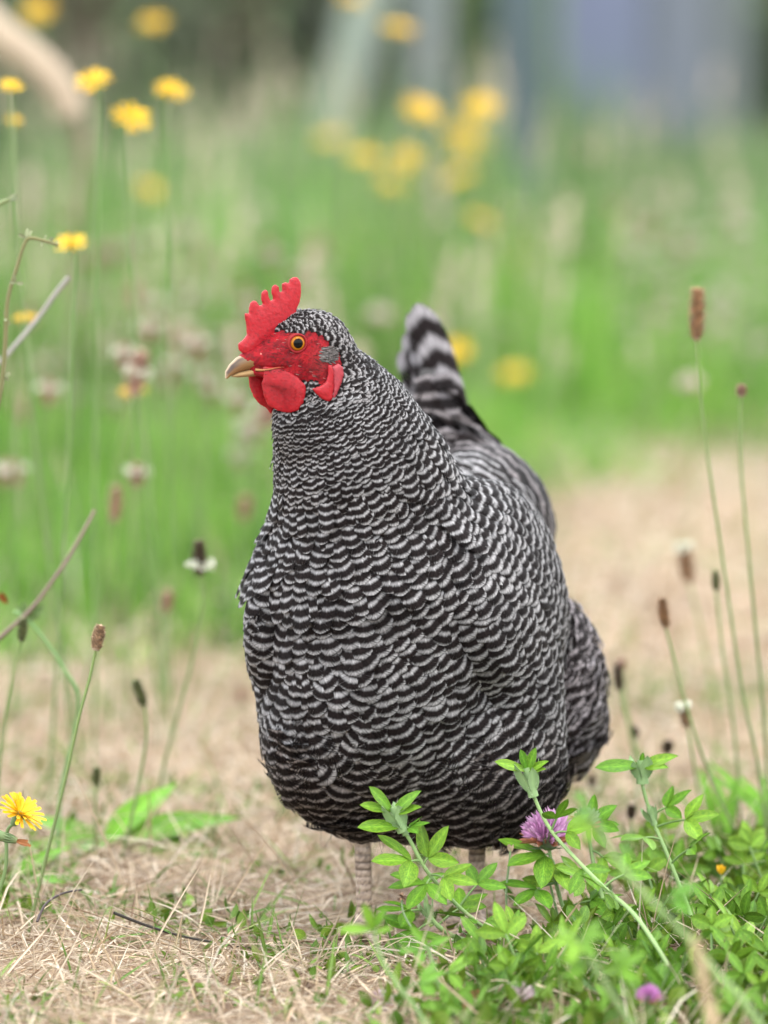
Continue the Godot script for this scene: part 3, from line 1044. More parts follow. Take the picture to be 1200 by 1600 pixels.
func big_feather(mb: MB, a: Vector3, b: Vector3, W: float, face: Vector3, pitch: float, bow: Vector3) -> void:
	var L := a.distance_to(b)
	var d := (b - a).normalized()
	var t := d.cross(face).normalized()
	var n := t.cross(d).normalized()
	var first := mb.v.size()
	var uo := (rng.randi() % 4) * 0.25 + 0.125
	for i in 13:
		var s := i / 12.0
		for j in 7:
			var u := (j - 3) / 3.0
			var p := a.lerp(b, s) + bow * (s * (1.0 - s)) + t * (u * W * 0.5 * (0.7 + 0.3 * s)) - n * (u * u * W * 0.18)
			var nn := (n + t * u * 0.6).normalized()
			mb.vert(p, nn, Color(0.95, 0.92, 0.94), Vector2(u * 0.5 + 0.5, 1.0 - s), Vector2(uo + u * 0.122, ((1.0 - s) * L - 0.3 * W * absf(u)) / pitch - 0.2))
	for i in 12:
		for j in 6:
			var k := first + i * 7 + j
			mb.quad(k, k + 1, k + 8, k + 7)

# ---------------------------------------------------------------- ground, grass and what stands far behind
func dry(x: float, z: float) -> float:
	# 1 on the dry mown lawn, 0 in the green meadow
	var edge := lerpf(-1.50, -3.30, smoothstep(-0.10, 0.32, x)) + 0.25 * noise.get_noise_2d(x * 2.5, z * 1.5)
	if x > 1.2: edge += (x - 1.2) * 1.5
	var k := smoothstep(edge - 0.80, edge + 0.45, z + 0.5 * noise.get_noise_2d(x * 5.0 + 40.0, z * 3.0))
	var second := smoothstep(0.12, 0.45, x - 0.06 * (-z - 4.0)) * smoothstep(-6.6, -5.4, z) * smoothstep(-3.9, -4.6, z)
	return maxf(k, second * 0.55)

func lay(p: Vector3, yaw: float, tilt: float, L: float, W: float, roll := 0.0) -> Transform3D:
	var b := Basis(Vector3.UP, yaw) * Basis(Vector3.RIGHT, tilt) * Basis(Vector3.UP, roll)
	return Transform3D(Basis(b.x * W, b.y * L, b.z * L), p)

func shade(c: Color, v: float) -> Color:
	return Color(c.r * v, c.g * v, c.b * v)

func setting() -> void:
	# ground: one sheet to the horizon
	var mb := MB.new()
	var xs := PackedFloat32Array()
	var zs := PackedFloat32Array()
	for k in 81:
		var s := (k - 40) / 40.0
		xs.append(s * 2.0 + signf(s) * pow(absf(s), 5.0) * 90.0)
		var r := k / 80.0
		zs.append(1.6 - r * 9.0 - pow(r, 6.0) * 140.0)
	for j in 81:
		for i in 81:
			var x := xs[i]
			var z := zs[j]
			var d := dry(x, z)
			var n1 := noise.get_noise_2d(x * 9.0, z * 9.0)
			var soil := lin(0.23, 0.15, 0.10).lerp(lin(0.46, 0.33, 0.23), 0.5 + n1)
			var sod := lin(0.085, 0.12, 0.03).lerp(lin(0.15, 0.15, 0.06), 0.5 + n1)
			var y := 0.004 * noise.get_noise_2d(x * 5.0, z * 5.0) - 0.002
			mb.vert(Vector3(x, y, z), Vector3.UP, sod.lerp(soil, d))
	for j in 80:
		for i in 80:
			var a := j * 81 + i
			mb.quad(a, a + 1, a + 82, a + 81)
	var gm := mat(Color.WHITE, 0.95, true)
	bump(gm, 0.03, 9.0, 8.0, 4)
	tag(obj("ground", mb.mesh(), gm), "lawn soil under dry straw running back into the meadow", "ground", "", "structure")

	var blade_mat := mat(Color.WHITE, 0.55, true)
	blade_mat.backlight_enabled = true
	blade_mat.backlight = Color(0.55, 0.55, 0.55)
	blade_mat.metallic_specular = 0.3
	var straw_mat := mat(Color.WHITE, 0.6, true)
	straw_mat.backlight_enabled = true
	straw_mat.backlight = Color(0.2, 0.2, 0.2)
	var kinds := [blade(4, 0.5, 0.7), blade(4, 1.3, 0.7), blade(3, 0.15, 0.8), blade(5, 2.0, 0.6)]
	# straw on the lawn
	for pass_ in 3:
		var xf := [[], [], [], []]
		var cs := [PackedColorArray(), PackedColorArray(), PackedColorArray(), PackedColorArray()]
		var count: int = [62000, 52000, 24000][pass_]
		for k in count:
			var x := rf(-0.75, 0.80)
			var z := rf(-1.25, 0.75)
			if pass_ == 1:
				x = rf(-1.1, 1.5)
				z = rf(-4.2, -1.2)
			if rng.randf() > dry(x, z) * 1.1: continue
			var t := rng.randi() % 4
			var L := rf(0.012, 0.060) * (1.0 if pass_ == 0 else 1.3)
			if rng.randf() < 0.22: L *= 2.0
			var W := rf(0.0008, 0.0022) * (1.0 if pass_ == 0 else 1.6)
			var tilt := rf(1.05, 1.62)
			var y := rf(0.0, 0.010)
			if rng.randf() < 0.22: tilt = rf(0.3, 1.1)
			if absf(x - 0.02) < 0.11 and z > -0.10 and z < 0.12:
				tilt = maxf(tilt, 1.35)
				y *= 0.6
			var c := lin(0.72, 0.55, 0.39)
			var w := rng.randf()
			if w < 0.22: c = lin(0.58, 0.41, 0.26)
			elif w < 0.40: c = lin(0.80, 0.67, 0.52)
			elif w < 0.54: c = lin(0.30, 0.19, 0.12)
			elif w < 0.58: c = lin(0.30, 0.34, 0.10)
			if pass_ == 2 and k % 3 == 0: z = rf(-3.6, -1.0)
			if pass_ == 2:
				# green blades and weeds that come through
				var patch := noise.get_noise_2d(x * 4.0 + 7.0, z * 4.0)
				if rng.randf() > smoothstep(-0.15, 0.45, patch) + 0.05: continue
				c = lin(0.10, 0.22, 0.035).lerp(lin(0.24, 0.36, 0.08), rng.randf())
				L = rf(0.012, 0.050)
				W = rf(0.0012, 0.0032)
				tilt = rf(0.2, 1.4)
				if absf(x - 0.02) < 0.09 and z > -0.10 and z < 0.14 and rng.randf() < 0.8: continue
			xf[t].append(lay(Vector3(x, y, z), rf(0, TAU), tilt, L, W, rf(-1, 1)))
			cs[t].append(shade(c, rf(0.7, 1.1)))
		for t in 4:
			var st := scatter("dry_straw" if pass_ < 2 else "lawn_grass", kinds[t], straw_mat if pass_ < 2 else blade_mat, xf[t], cs[t])
			tag(st, ["pale dry straw lying loose on the lawn round the hen", "pale dry straw on the worn path behind the hen", "short green grass coming through the dry straw"][pass_], "straw" if pass_ < 2 else "grass")
	# green meadow
	for pass_ in 3:
		var xf := [[], [], [], []]
		var cs := [PackedColorArray(), PackedColorArray(), PackedColorArray(), PackedColorArray()]
		var count: int = [90000, 90000, 60000][pass_]
		for k in count:
			var u := rng.randf()
			var z: float = [rf(-3.8, -1.3), rf(-9.0, -3.5), -9.0 - 30.0 * u * u][pass_]
			var D := 3.85 - z
			var x := rf(-0.20, 0.20) * D * 0.62 + rf(-0.15, 0.15)
			var d := dry(x, z)
			if rng.randf() < d * (1.0 if pass_ == 0 else 0.95): continue
			var t := rng.randi() % 4
			var tall: float = [rf(0.05, 0.15), rf(0.06, 0.19), rf(0.06, 0.18)][pass_]
			tall *= lerpf(1.0, 0.35, d) * (1.0 + 0.45 * noise.get_noise_2d(x * 1.3, z * 1.3))
			if pass_ > 0 and rng.randf() < 0.10: tall *= 2.1
			if x > 0.04 * D: tall *= 0.62
			var W: float = [rf(0.0015, 0.0040), rf(0.003, 0.006), rf(0.006, 0.014)][pass_]
			var c := lin(0.13, 0.34, 0.035).lerp(lin(0.29, 0.48, 0.08), rng.randf())
			var w := rng.randf()
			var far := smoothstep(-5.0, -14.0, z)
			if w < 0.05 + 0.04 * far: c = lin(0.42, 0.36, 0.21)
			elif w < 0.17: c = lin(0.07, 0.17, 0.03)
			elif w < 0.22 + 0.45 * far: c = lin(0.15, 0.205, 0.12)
			c = c.lerp(lin(0.22, 0.285, 0.165), 0.5 * smoothstep(-3.5, -8.0, z))  # greyer with distance: a hazy veil put into the blade colour, no fog
			var spot := noise.get_noise_2d(x * 1.7 + 30.0, z * 0.9)
			c = shade(c, rf(0.75, 1.1) * (1.0 + 0.75 * spot))
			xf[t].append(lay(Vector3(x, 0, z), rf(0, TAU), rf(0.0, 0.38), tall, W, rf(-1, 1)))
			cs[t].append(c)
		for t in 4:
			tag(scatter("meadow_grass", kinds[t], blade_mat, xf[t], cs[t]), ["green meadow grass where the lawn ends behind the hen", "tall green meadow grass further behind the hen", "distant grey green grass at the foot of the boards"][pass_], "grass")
	seed_stems()
	background(blade_mat)

func seed_stems() -> void:
	# thin flowering grass stems that stand above the meadow
	var mb := MB.new()
	tube(mb, curve([Vector3.ZERO, Vector3(0, 0.5, 0.02), Vector3(0, 0.82, 0.07)], 4), 0.0045, 0.0025, lin(0.38, 0.46, 0.24), lin(0.50, 0.46, 0.30), 4)
	for k in 26:
		var s := rf(0.80, 1.0)
		leaf(mb, Vector3(rf(-0.008, 0.008), s, lerpf(0.065, 0.11, (s - 0.8) * 5.0)), Vector3(rf(-0.5, 0.5), 1.0, rf(-0.5, 0.5)), Vector3.BACK, 0.05, 0.014, shade(lin(0.70, 0.56, 0.44), rf(0.7, 1.1)), 0.3, 0.2, 2)
	var mesh := mb.mesh()
	var xf := []
	var cs := PackedColorArray()
	for k in 480:
		var z := rf(-3.6, -1.7) if k < 110 else rf(-10.5, -3.2)
		var D := 3.85 - z
		var x := rf(-0.12, 0.12) * D
		if rng.randf() < dry(x, z) * 1.2: continue
		var h := rf(0.12, 0.30) if k < 110 else rf(0.14, 0.42)
		if x > 0.03 * D: h *= 0.7
		xf.append(lay(Vector3(x, 0, z), rf(0, TAU), rf(-0.12, 0.12), h, rf(0.25, 0.5), 0.0))
		cs.append(shade(Color.WHITE, rf(0.75, 1.1)))
	var m := mat(Color.WHITE, 0.7, true)
	m.backlight_enabled = true
	m.backlight = Color(0.3, 0.3, 0.3)
	tag(scatter("grass_stems", mesh, m, xf, cs), "thin flowering grass stems standing above the green meadow", "grass")

func shrub(label: String, at: Vector3, size: Vector3, c: Color, leaves: int, leaf_len: float, m: Material) -> void:
	var o := thing("shrub", at, label, "shrub", "shrubs beyond the meadow")
	var mb := MB.new()
	for k in 7:
		var e := Vector3(rf(-0.6, 0.6) * size.x, rf(0.4, 0.9) * size.y, rf(-0.6, 0.6) * size.z)
		tube(mb, curve([Vector3(rf(-0.05, 0.05), 0, rf(-0.05, 0.05)), e * 0.5 + Vector3(0, 0.1, 0), e], 4), 0.02, 0.006, lin(0.13, 0.09, 0.06), lin(0.13, 0.09, 0.06), 5)
	obj("stems", mb.mesh(), mat(Color.WHITE, 0.9, true), o)
	var lf := MB.new()
	leaf(lf, Vector3.ZERO, Vector3.UP, Vector3.BACK, 1.0, 0.55, Color.WHITE, 0.3, 0.3, 3)
	var xf := []
	var cs := PackedColorArray()
	for k in leaves:
		var d := Vector3(rf(-1, 1), rf(-1, 1), rf(-1, 1))
		if d.length() > 1.0: d = d.normalized()
		d = d.normalized() * pow(d.length(), 0.45) * (1.0 + 0.3 * noise.get_noise_3d(d.x * 3.0 + at.x, d.y * 3.0, d.z * 3.0))
		var p := Vector3(d.x * size.x, size.y * 0.5 + d.y * size.y * 0.52, d.z * size.z)
		if p.y < 0.02: continue
		xf.append(lay(p, rf(0, TAU), rf(0.3, 2.2), leaf_len * rf(0.7, 1.3), leaf_len * rf(0.7, 1.3), rf(-2, 2)))
		cs.append(shade(c, rf(0.6, 1.4)))
	scatter("foliage", lf.mesh(), m, xf, cs, o)

func upright(called: String, label: String, category: String, a: Vector3, b: Vector3, w: float, th: float, c: Color, grain: float) -> void:
	# a sawn board or post with worn edges and lengthwise grain
	var o := thing(called, Vector3(a.x, 0, a.z), label, category)
	var mb := MB.new()
	var d := (b - a).normalized()
	var prof := [Vector2(-1, -0.8), Vector2(-0.94, -1), Vector2(0.94, -1), Vector2(1, -0.8), Vector2(1, 0.8), Vector2(0.94, 1), Vector2(-0.94, 1), Vector2(-1, 0.8)]
	var side := Vector3(1, 0, 0.06).normalized()
	var out := side.cross(d).normalized()
	for k in 13:
		var p := a.lerp(b, k / 12.0) - o.position
		for j in 8:
			var q: Vector2 = prof[j]
			var nn := (side * q.x * (w if absf(q.x) > 0.97 else 0.2 * w) / w + out * (q.y if absf(q.y) > 0.9 else 0.3 * q.y)).normalized()
			var v := 1.0 + grain * noise_fine.get_noise_2d(j * 77.0, k * 9.0)
			mb.vert(p + side * (q.x * w * 0.5 * (1.0 + 0.02 * noise_fine.get_noise_2d(k * 14.0, j * 5.0))) + out * (q.y * th * 0.5), nn, shade(c, v))
	for k in 12:
		for j in 8:
			var j2 := (j + 1) % 8
			mb.quad(k * 8 + j, k * 8 + j2, (k + 1) * 8 + j2, (k + 1) * 8 + j)
	for e in [0, 12]:
		var base: int = e * 8
		for j in range(1, 7): mb.tri(base, base + j, base + j + 1)
	obj("plank", mb.mesh(), mat(Color.WHITE, 0.9, true), o)

func background(leaf_mat: Material) -> void:
	# weathered boards and posts, seen only at their feet
	upright("fence_board", "broad violet grey board standing at the end of the meadow", "board", Vector3(0.559, 0, -11.0), Vector3(0.576, 1.5, -11.0), 0.21, 0.03, lin(0.175, 0.19, 0.285), 0.3)
	upright("fence_board", "pale grey weathered board beside the violet grey one", "board", Vector3(0.759, 0, -11.1), Vector3(0.759, 1.5, -11.1), 0.17, 0.03, lin(0.185, 0.20, 0.24), 0.3)
	upright("fence_board", "narrow grey board between the pale board and the dark shrub", "board", Vector3(0.906, 0, -11.2), Vector3(0.906, 1.5, -11.2), 0.12, 0.03, lin(0.17, 0.185, 0.19), 0.3)
	upright("fence_board", "dark slate grey board behind the thin dark post", "board", Vector3(0.367, 0, -11.2), Vector3(0.359, 1.5, -11.2), 0.15, 0.03, lin(0.10, 0.115, 0.16), 0.3)
	upright("fence_post", "thin dark post standing in the meadow before the boards", "post", Vector3(0.258, 0, -6.5), Vector3(0.250, 1.4, -6.5), 0.068, 0.055, lin(0.08, 0.105, 0.115), 0.4)
	upright("wooden_stake", "pale leaning stake rising from the meadow above the hen", "stake", Vector3(-0.16, 0, -8.6), Vector3(0.22, 1.5, -8.8), 0.085, 0.05, lin(0.24, 0.27, 0.23), 0.4)
	upright("wooden_stake", "grey upright stake beside the pale leaning one", "stake", Vector3(0.10, 0, -9.4), Vector3(0.13, 1.5, -9.4), 0.10, 0.06, lin(0.19, 0.21, 0.205), 0.4)
	# tan branch that arches down at the picture's upper corner
	var o := thing("arched_branch", Vector3(-0.36, 0, -2.4), "smooth tan branch arching down into the meadow grass", "branch")
	var mb := MB.new()
	var path := [Vector3(-0.6576, 0.8880, -2.5000), Vector3(-0.5211, 0.6773, -2.4500), Vector3(-0.4409, 0.5732, -2.4000), Vector3(-0.3852, 0.5279, -2.4000), Vector3(-0.3560, 0.4978, -2.4000), Vector3(-0.3421, 0.4684, -2.4000)]
	for k in path.size(): path[k] -= o.position
	tube(mb, curve(path, 6), 0.026, 0.017, lin(0.42, 0.32, 0.235), lin(0.38, 0.29, 0.21), 10)
	path = [Vector3(-0.3435, 0.4740, -2.4000), Vector3(-0.3323, 0.4184, -2.4200), Vector3(-0.3402, 0.2966, -2.4500), Vector3(-0.3590, -0.0016, -2.5000)]
	for k in path.size(): path[k] -= o.position
	tube(mb, curve(path, 6), 0.006, 0.002, lin(0.22, 0.16, 0.10), lin(0.14, 0.15, 0.07), 7)
	obj("bark", mb.mesh(), mat(Color.WHITE, 0.8, true), o)
	shrub("dull olive shrub far behind the yellow flowers at the tan branch", Vector3(-0.70, 0, -9.2), Vector3(0.30, 1.1, 0.3), lin(0.12, 0.135, 0.085), 2600, 0.05, leaf_mat)
	shrub("dark brownish shrub far behind between the branch and the stakes", Vector3(-0.33, 0, -9.9), Vector3(0.23, 1.2, 0.3), lin(0.08, 0.09, 0.06), 2200, 0.05, leaf_mat)
	shrub("grey green shrub far behind the pale leaning stake", Vector3(-0.05, 0, -10.4), Vector3(0.17, 1.1, 0.3), lin(0.13, 0.145, 0.115), 1800, 0.05, leaf_mat)
	shrub("bright green shrub beside the dark slate board", Vector3(0.20, 0, -11.6), Vector3(0.11, 1.1, 0.25), lin(0.11, 0.18, 0.045), 1400, 0.05, leaf_mat)
	shrub("dark green shrub past the end of the boards", Vector3(1.10, 0, -11.8), Vector3(0.16, 1.1, 0.3), lin(0.05, 0.085, 0.035), 1500, 0.05, leaf_mat)

# ---------------------------------------------------------------- plants
func move(pts: Array, o: Vector3) -> Array:
	var out := []
	for p in pts: out.append(p - o)
	return out

func plantain(label: String, line: Array, head_len: float, head_r: float, style := "brown", group := "ribwort plantain stalks") -> void:
	# line runs from the tip of the head down to the ground
	var root: Vector3 = line[-1]
	var o := thing("plantain_stalk", root, label, "plantain", group)
	var pts := move(line, root)
	var d: Vector3 = (pts[0] - pts[1]).normalized()
	var foot: Vector3 = pts[0] - d * head_len
	var stem := [foot]
	for k in range(1, pts.size()):
		if (pts[k] as Vector3).distance_to(pts[0]) > head_len * 1.2: stem.append(pts[k])
	var mb := MB.new()
	var sc := lin(0.17, 0.24, 0.07)
	tube(mb, curve(stem, 7), 0.00095, 0.0013, sc, lin(0.13, 0.17, 0.06), 6)
	obj("stem", mb.mesh(), M.plant, o)
	mb = MB.new()
	var b := frame(d)
	var c1: Color = {"brown": lin(0.34, 0.205, 0.115), "green": lin(0.17, 0.185, 0.08), "dark": lin(0.11, 0.075, 0.05), "beige": lin(0.42, 0.29, 0.19), "rosy": lin(0.46, 0.30, 0.235)}[style]
	var rows := 13
	for k in rows:
		var s := (k + 0.5) / rows
		var r := head_r * pow(sin(PI * (0.07 + 0.86 * s)), 0.55) * (1.0 - 0.25 * s)
		for j in 9:
			var a := TAU * (j + 0.5 * (k % 2)) / 9.0 + rf(-0.1, 0.1)
			var n := b.x * cos(a) + b.z * sin(a)
			var p := foot + d * (head_len * s) + n * r * 0.55
			leaf(mb, p, n * 0.6 + d * rf(0.5, 1.0), n, head_len / rows * 2.0 + r * 0.35, head_r * 0.85, shade(c1, rf(0.6, 1.6)), 0.3, -0.2, 2)
	var core := PackedVector3Array()
	for k in 7: core.append(foot + d * head_len * (k / 6.0))
	tube(mb, core, head_r * 0.66, head_r * 0.30, shade(c1, 0.7), shade(c1, 0.7), 7)
	var hd := obj("seed_head", mb.mesh(), M.plant, o)
	return

func anthers(label_of: Node3D, at: float, head_len: float, r: float, foot: Vector3, d: Vector3) -> void:
	# ring of pale stamens round the head
	var mb := MB.new()
	var b := frame(d)
	for k in 64:
		var a := rf(0, TAU)
		var n := b.x * cos(a) + b.z * sin(a)
		var p := foot + d * head_len * (at + rf(-0.10, 0.10))
		var q := p + n * r * rf(0.7, 1.0) + d * rf(-0.001, 0.003)
		tube(mb, PackedVector3Array([p, p.lerp(q, 0.6) + d * 0.0006, q]), 0.00016, 0.00013, lin(0.55, 0.58, 0.42), lin(0.6, 0.6, 0.5), 3)
		ball(mb, q, rf(0.0007, 0.0012), Vector3.UP, func(th: float): return lin(0.62, 0.62, 0.50), 4, 6)
	obj("anthers", mb.mesh(), M.plant, label_of)

func flowering(label: String, line: Array, head_len: float, head_r: float, style: String, at: float, ring: float, group := "ribwort plantain stalks") -> void:
	plantain(label, line, head_len, head_r, style, group)
	var o: Node3D = get_child(get_child_count() - 1)
	var d: Vector3 = (line[0] - line[1]).normalized()
	anthers(o, at, head_len, ring, line[0] - d * head_len - o.position, d)

func composite(label: String, head_at: Vector3, root: Vector3, face: Vector3, diam: float, petals := 34, called := "yellow_flower", group := "yellow flowers over the meadow") -> Node3D:
	# a dandelion-like flower: green cup, rays of narrow toothed petals, stem
	var o := thing(called, root, label, "flower", group)
	var h := head_at - root
	face = face.normalized()
	var b := frame(face)
	var mb := MB.new()
	var under := h - face * diam * 0.34
	var midp := Vector3(under.x * 0.75, under.y * 0.6, under.z * 0.75)
	tube(mb, curve([Vector3.ZERO, midp, under - face * 0.01, under], 6), 0.0013, 0.0012, lin(0.13, 0.19, 0.06), lin(0.15, 0.22, 0.08), 6)
	obj("stem", mb.mesh(), M.plant, o)
	mb = MB.new()
	for k in 5:
		var s := k / 4.0
		for j in 10:
			var a := TAU * (j + 0.5 * (k % 2)) / 10.0
			var n := b.x * cos(a) + b.z * sin(a)
			leaf(mb, under + face * diam * 0.06 * s + n * diam * 0.03, face + n * 0.22, n, diam * 0.26, diam * 0.055, shade(lin(0.12, 0.19, 0.075), rf(0.7, 1.2)), 0.2, -0.15, 2)
	tube(mb, PackedVector3Array([under, under + face * diam * 0.1, under + face * diam * 0.24, under + face * diam * 0.30]), diam * 0.07, diam * 0.14, lin(0.12, 0.18, 0.07), lin(0.14, 0.21, 0.08), 9)
	obj("flower_cup", mb.mesh(), M.plant, o)
	mb = MB.new()
	for ring in 3:
		var n_p: int = int(petals * [0.45, 0.33, 0.22][ring])
		for j in n_p:
			var a := TAU * (j + rf(-0.3, 0.3)) / n_p
			var n := b.x * cos(a) + b.z * sin(a)
			var d: Vector3 = (n + face * [0.25, 0.6, 1.3][ring] * rf(0.8, 1.2)).normalized()
			var L: float = diam * [0.46, 0.40, 0.26][ring] * rf(0.9, 1.08)
			petal(mb, h - face * diam * 0.06 + n * diam * 0.05, d, face, L, diam * 0.075, shade(lin(0.80, 0.53, 0.008).lerp(lin(0.80, 0.44, 0.005), rng.randf()), rf(0.85, 1.05)))
	obj("petals", mb.mesh(), M.petal, o)
	return o

func petal(mb: MB, base: Vector3, d: Vector3, up: Vector3, L: float, W: float, c: Color) -> void:
	var t := d.cross(up).normalized()
	var n := t.cross(d).normalized()
	var first := mb.v.size()
	for k in 4:
		var s := k / 3.0
		var w: float = W * [0.4, 0.8, 1.0, 0.95][k] * 0.5
		for j in 3:
			var q := j - 1.0
			var tooth := 0.0 if k < 3 else (0.03 if j == 1 else 0.0) * L - 0.02 * L
			mb.vert(base + d * (L * s + tooth) + t * q * w + n * (absf(q) * w * 0.5 - L * 0.10 * s * s), (n - t * q * 0.4).normalized(), c)
	for k in 3:
		for j in 2:
			var a := first + k * 3 + j
			mb.quad(a, a + 1, a + 4, a + 3)

func leaflet(o: Node3D, base: Vector3, d: Vector3, up: Vector3, L: float, W: float, c: Color, droop: float) -> void:
	var mb := MB.new()
	leaf(mb, base, d, up, L, W * 0.94, c, 0.34, droop, 8, 1.0, 7.0)
	obj("leaflet", mb.mesh(), M.leaf, o)

func trifoliate(o: Node3D, from: Vector3, to: Vector3, up: Vector3, L: float, W: float, c: Color, spread := 1.0, droop := 0.15) -> void:
	var d := (to - from).normalized()
	var mb := MB.new()
	tube(mb, curve([from, from.lerp(to, 0.5) + up * 0.001, to], 3), 0.0009, 0.0007, lin(0.17, 0.27, 0.09), lin(0.17, 0.27, 0.09), 5)
	obj("petiole", mb.mesh(), M.plant, o)
	up = (up - d * d.dot(up)).normalized()
	for k in 3:
		var a: float = [0.0, 1.05, -1.05][k] * spread + rf(-0.12, 0.12)
		var way := d.rotated(up, a) + up * rf(-0.15, 0.2)
		leaflet(o, to, way, up + Vector3(rf(-0.2, 0.2), 0, rf(-0.2, 0.2)), L * rf(0.85, 1.08), W * rf(0.88, 1.05), shade(c, rf(0.85, 1.15)), droop * rf(0.3, 1.6))

func stem_of(o: Node3D, pts: PackedVector3Array, r0: float, r1: float, hairs: int) -> void:
	var mb := MB.new()
	tube(mb, pts, r0, r1, lin(0.21, 0.31, 0.11), lin(0.24, 0.36, 0.13), 7)
	for k in hairs:
		var p := pts[rng.randi() % pts.size()]
		var q := pts[mini(rng.randi() % pts.size(), pts.size() - 1)]
		var at := rng.randi() % (pts.size() - 1)
		p = pts[at].lerp(pts[at + 1], rng.randf())
		var n := Vector3(rf(-1, 1), rf(-0.6, 0.6), rf(-1, 1)).normalized()
		tube(mb, PackedVector3Array([p + n * r1 * 0.8, p + n * (r1 + 0.0012), p + n * (r1 + rf(0.0018, 0.003)) + Vector3(0, 0.0005, 0)]), 0.00009, 0.00004, lin(0.5, 0.56, 0.40), lin(0.55, 0.6, 0.45), 3)
	obj("stem", mb.mesh(), M.plant, o)

func sheath(o: Node3D, p: Vector3, d: Vector3, L: float, r: float) -> void:
	var mb := MB.new()
	d = d.normalized()
	var b := frame(d)
	for j in 5:
		var a := TAU * j / 5.0
		var n := b.x * cos(a) + b.z * sin(a)
		leaf(mb, p - d * L * 0.4 + n * r * 0.3, d + n * 0.25, n, L * rf(0.9, 1.25), r * 1.7, lin(0.23, 0.34, 0.15), 0.5, -0.1, 5)
	tube(mb, PackedVector3Array([p - d * L * 0.5, p - d * L * 0.1, p + d * L * 0.25, p + d * L * 0.5]), r * 0.7, r * 0.5, lin(0.22, 0.33, 0.14), lin(0.25, 0.36, 0.16), 8)
	for k in 26:
		var n := Vector3(rf(-1, 1), rf(-1, 1), rf(-1, 1)).normalized()
		var q := p + d * L * rf(-0.4, 0.5) + n * r * 0.8
		tube(mb, PackedVector3Array([q, q + n * 0.0014, q + n * 0.0026 + d * 0.001]), 0.00009, 0.00004, lin(0.6, 0.64, 0.5), lin(0.6, 0.64, 0.5), 3)
	obj("stipule", mb.mesh(), M.plant, o)

func clover_stalk(label: String, line: Array, leaves: Array, r := 0.0016, group := "red clover stalks") -> Node3D:
	# line from the tip to the root; leaves: [how far from the tip 0..1, way x, y, z, petiole, leaflet length]
	var root: Vector3 = line[-1]
	var o := thing("clover_stalk", root, label, "clover", group)
	var pts := curve(move(line, root), 8)
	stem_of(o, pts, r * 0.75, r, 60)
	for l in leaves:
		var at := clampf(l[0], 0.0, 1.0) * (pts.size() - 1)
		var k := mini(int(at), pts.size() - 2)
		var p := pts[k].lerp(pts[k + 1], at - k)
		var way := Vector3(l[1], l[2], l[3]).normalized()
		var c := lin(0.14, 0.36, 0.035).lerp(lin(0.30, 0.53, 0.06), rng.randf())
		if l[4] < 0.001:
			leaflet(o, p, way, Vector3.UP + Vector3(0, 0, 0.8), l[5], l[5] * 0.42, c, 0.1)
		else:
			trifoliate(o, p, p + way * l[4], Vector3.UP + Vector3(rf(-0.3, 0.3), 0, rf(0.2, 0.9)), l[5], l[5] * 0.46, c)
		if l.size() > 6: sheath(o, p, pts[maxi(k - 1, 0)] - pts[k + 1], 0.012, 0.0034)
	return o

func clover_head(o: Node3D, p: Vector3, d: Vector3, r: float, pale: Color, deep: Color, florets := 80) -> void:
	d = d.normalized()
	var mb := MB.new()
	for k in florets:
		var y := 1.0 - 1.45 * (k + 0.5) / florets
		var a := k * 2.39996
		var s := sqrt(maxf(1.0 - y * y, 0.0))
		var b := frame(d)
		var n := (b.x * cos(a) + b.z * sin(a)) * s + d * y
		var way := (n + d * 0.55).normalized()
		var old := smoothstep(0.1, -0.4, y)
		var c := pale.lerp(deep, rng.randf())
		if old > 0.4 and rng.randf() < 0.6: c = lin(0.42, 0.17, 0.10)
		var base := p + n * r * 0.25
		for w in 2:
			leaf(mb, base, way + Vector3(rf(-0.1, 0.1), rf(-0.1, 0.1), rf(-0.1, 0.1)), n.cross(d) + n * (0.8 if w == 0 else -0.6), r * rf(0.72, 0.95), r * 0.20, c, 0.6, 0.15, 4, 1.25)
	obj("blossom", mb.mesh(), M.petal, o)
	mb = MB.new()
	for k in 14:
		var a := TAU * k / 14.0
		var b := frame(d)
		var n := b.x * cos(a) + b.z * sin(a)
		leaf(mb, p - d * r * 0.35, n - d * 0.15 + d * rf(0.0, 0.5), d, r * 0.75, r * 0.2, lin(0.16, 0.22, 0.10), 0.3, -0.2, 3)
	ball(mb, p, r * 0.45, d, func(th: float): return lin(0.17, 0.20, 0.11), 6, 9)
	obj("calyx", mb.mesh(), M.plant, o)

func strap_leaf(o: Node3D, base: Vector3, d: Vector3, L: float, W: float, droop: float) -> void:
	var mb := MB.new()
	leaf(mb, base, d, Vector3.UP + Vector3(rf(-0.2, 0.2), 0, 0.4), L, W, shade(lin(0.19, 0.44, 0.03), rf(0.8, 1.2)), 0.35, droop, 9, 0.8, 5.0)
	obj("leaf", mb.mesh(), M.leaf, o)

func plants() -> void:
	M.plant = mat(Color.WHITE, 0.7, true)
	M.leaf = mat(Color.WHITE, 0.5, true)
	M.leaf.backlight_enabled = true
	M.leaf.backlight = Color(0.44, 0.46, 0.34)
	M.leaf.metallic_specular = 0.3
	M.leaf.albedo_texture = leaf_veins()
	M.petal = mat(Color.WHITE, 0.6, true)
	M.petal.backlight_enabled = true
	M.petal.backlight = Color(0.35, 0.35, 0.35)
	hero_plantains()
	meadow_flowers()
	clovers()
	small_things()

